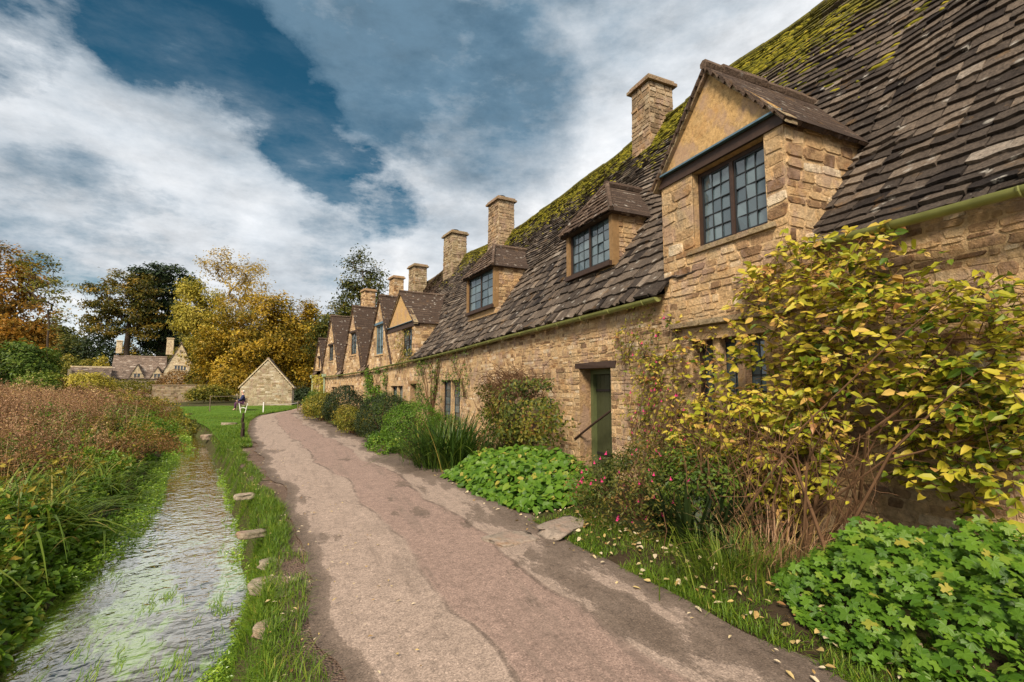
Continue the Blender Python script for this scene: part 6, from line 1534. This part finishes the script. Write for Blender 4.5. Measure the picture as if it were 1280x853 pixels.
# ---- stakes along the lawn edge, the rope barrier, a white hoop
for (px, py, lab) in [(303, 549, 'dark stake on the lawn edge, nearest the camera of four in line'), (303.5, 540, 'dark stake on the lawn edge, second from the camera of four in line'), (303, 532, 'dark stake on the lawn edge, third from the camera of four in line'), (304, 525, 'dark stake on the lawn edge, farthest from the camera of four in line')]:
    p = on_ground(px, py, 0); mb = MB(); a = R.uniform(0, 1); A = np.array([[math.cos(a), math.sin(a), 0], [-math.sin(a), math.cos(a), 0], [0, 0, 1]])
    mb.box((p[0], p[1], .16), (.085, .085, .30), A, .5, taper=.9); mb.box((p[0], p[1], .32), (.075, .075, .04), A, .5, taper=.4)
    tag(mb.build('stake', M['stake'], None, (p[0], p[1], 0)), lab, 'stake', 'stakes along the lawn edge')
p = on_ground(303.5, 517, 0); og = np.array([p[0], p[1], 0.0]); root = empty('hoop_barrier', og); tag(root, 'white splayed hoop barrier standing on the lawn in front of the seated person', 'barrier')
e = np.array([cR[0], cR[1], 0])
for sg in (-1, 1):
    mb = MB(); mb.tube([og + e * sg * .13, og + e * sg * .26 + [0, 0, .62]], .022, 6); mb.build('leg', M['white'], root, og)
mb = MB(); mb.tube([og + e * -.19 + [0, 0, .30], og + [0, -.02, .36], og + e * .19 + [0, 0, .30]], .018, 6); mb.build('crossbar', M['white'], root, og)
pa, pb = on_ground(329, 516.5, 0), on_ground(372, 514, 0); og = pa.copy(); root = empty('rope_barrier', og); tag(root, 'low rope barrier on pale posts in front of the barn gable', 'barrier')
for k, q in enumerate((pa, pb)):
    mb = MB(); mb.tube([q, q + [0, 0, .62]], .035, 7); mb.tube([q + [0, 0, .62], q + [0, 0, .66]], [.045, .03], 7); mb.build('post', M['wood'] if k else M['white'], root, og)
mb = MB(); t = np.linspace(0, 1, 12)[:, None]; mb.tube(pa + (pb - pa) * t + np.array([0, 0, 1.0]) * (.55 - .3 * t * (1 - t)), .014, 5); mb.build('rope', M['white'], root, og)
pa, pb = on_ground(262, 515, 0), on_ground(296, 514, 0); og = pa.copy(); root = empty('rail_fence', og); tag(root, 'thin grey rail on two posts left of the seated person', 'fence')
for q in (pa, pb):
    mb = MB(); mb.tube([q - [0, 0, .2], q + [0, 0, 1.05]], .03, 6); mb.build('post', M['wood'], root, og)
mb = MB(); mb.tube([pa + [0, 0, 1.0], (pa + pb) / 2 + [0, 0, .97], pb + [0, 0, 1.02]], .02, 6); mb.build('rail', M['wood'], root, og)
# ---- bench and the person sitting on it by the barn corner
p = on_ground(298, 513.5, 0); pp = np.array([p[0], p[1], float(ground_z(p[0], p[1]))]) + np.array([cR[0], cR[1], 0]) * .15
fd = nrm(np.array([-cR[0] * .75 - cF[0] * .5, -cR[1] * .75 - cF[1] * .5, 0])); sdv = np.array([-fd[1], fd[0], 0]); UP = np.array([0, 0, 1.0])
og = pp - fd * .1; root = empty('bench', og); tag(root, 'plain wooden bench beside the barn corner under the seated person', 'bench')
A = np.array([sdv, fd, UP]); mb = MB()
for k in (-1, 0, 1): mb.box(og + UP * .43 + fd * k * .13, (1.4, .11, .04), A, .5)
mb.build('seat', M['wood'], root, og)
mb = MB()
for k in (0, 1): mb.box(og + UP * (.62 + .16 * k) - fd * .22, (1.4, .03, .10), A, .5)
mb.build('backrest', M['wood'], root, og)
for sg in (-1, 1):
    mb = MB(); mb.box(og + UP * .205 + sdv * sg * .58 + fd * .14, (.07, .07, .408), A); mb.build('leg', M['wood'], root, og)
    mb = MB(); mb.box(og + UP * .40 + sdv * sg * .58 - fd * .20, (.07, .05, .80), A); mb.build('leg', M['wood'], root, og)
def person():
    o0 = og.copy(); W3 = lambda s, f, u: o0 + sdv * s + fd * f + UP * u
    def skin(name, pts, edges, rad, mat, parent):
        me = bpy.data.meshes.new(name); me.from_pydata([tuple(np.array(W3(*q)) - o0) for q in pts], edges, [])
        o = bpy.data.objects.new(name, me); COL.objects.link(o); o.modifiers.new('skin', 'SKIN'); o.modifiers.new('sub', 'SUBSURF').levels = 1
        for v, r in zip(me.skin_vertices[0].data, rad): v.radius = (r, r)
        me.skin_vertices[0].data[0].use_root = True
        bpy.context.view_layer.update(); dg = bpy.context.evaluated_depsgraph_get(); nm = bpy.data.meshes.new_from_object(o.evaluated_get(dg))
        nm.name = name; o.modifiers.clear(); o.data = nm; nm.materials.clear(); nm.materials.append(mat)
        for p_ in nm.polygons: p_.use_smooth = True
        if parent: o.parent = parent
        else: o.location = o0
        return o
    J = [(0, 0, .52), (0, -.03, .75), (0, -.02, .98), (0, .0, 1.10), (0, .03, 1.20), (0, .05, 1.30), (0, .05, 1.37),
         (.18, -.01, 1.0), (.23, .10, .76), (.12, .32, .66), (.05, .39, .65), (-.18, -.01, 1.0), (-.23, .10, .76), (-.12, .32, .66), (-.05, .39, .66),
         (.10, .05, .52), (.13, .42, .53), (.12, .46, .12), (.12, .58, .05), (-.10, .05, .52), (-.12, .43, .53), (-.10, .42, .12), (-.10, .54, .05), (0, .14, 1.27)]
    E_ = [(0,1),(1,2),(2,3),(3,4),(4,5),(5,6),(2,7),(7,8),(8,9),(9,10),(2,11),(11,12),(12,13),(13,14),(0,15),(15,16),(16,17),(17,18),(0,19),(19,20),(20,21),(21,22),(5,23)]
    r = [.15,.13,.15,.06,.075,.095,.06,.075,.05,.038,.04,.075,.05,.038,.04,.10,.07,.05,.045,.10,.07,.05,.045,.022]
    sk = plain('skin_tone', (.50, .30, .22), .6, 10, .08)
    b = skin('person', J, E_, r, sk, None); tag(b, 'person in a dark blue jacket and plum trousers sitting by the barn corner', 'person')
    skin('jacket', [(0,0,.54),(0,-.03,.76),(0,-.02,.98),(0,0,1.06),(.18,-.01,1.0),(.23,.10,.76),(.13,.30,.665),(-.18,-.01,1.0),(-.23,.10,.76),(-.13,.30,.665)], [(0,1),(1,2),(2,3),(2,4),(4,5),(5,6),(2,7),(7,8),(8,9)], [.175,.155,.17,.085,.092,.068,.055,.092,.068,.055], plain('navy_cloth', (.022, .028, .085), .9, 20, .3), b)
    skin('trousers', [(0,0,.52),(.10,.05,.52),(.13,.42,.53),(.12,.46,.14),(-.10,.05,.52),(-.12,.43,.53),(-.10,.42,.14)], [(0,1),(1,2),(2,3),(0,4),(4,5),(5,6)], [.165,.115,.085,.066,.115,.085,.066], plain('plum_cloth', (.085, .030, .075), .9, 20, .3), b)
    skin('hair', [(0,.02,1.36),(0,-.03,1.30),(0,-.045,1.22)], [(0,1),(1,2)], [.095,.095,.06], plain('white_hair', (.62, .58, .52), .8, 30, .15), b)
    for sg in (-1, 1): skin('shoe', [(.11*sg,.44,.05),(.11*sg,.60,.04)], [(0,1)], [.055,.045], M['stake'], b)
person()
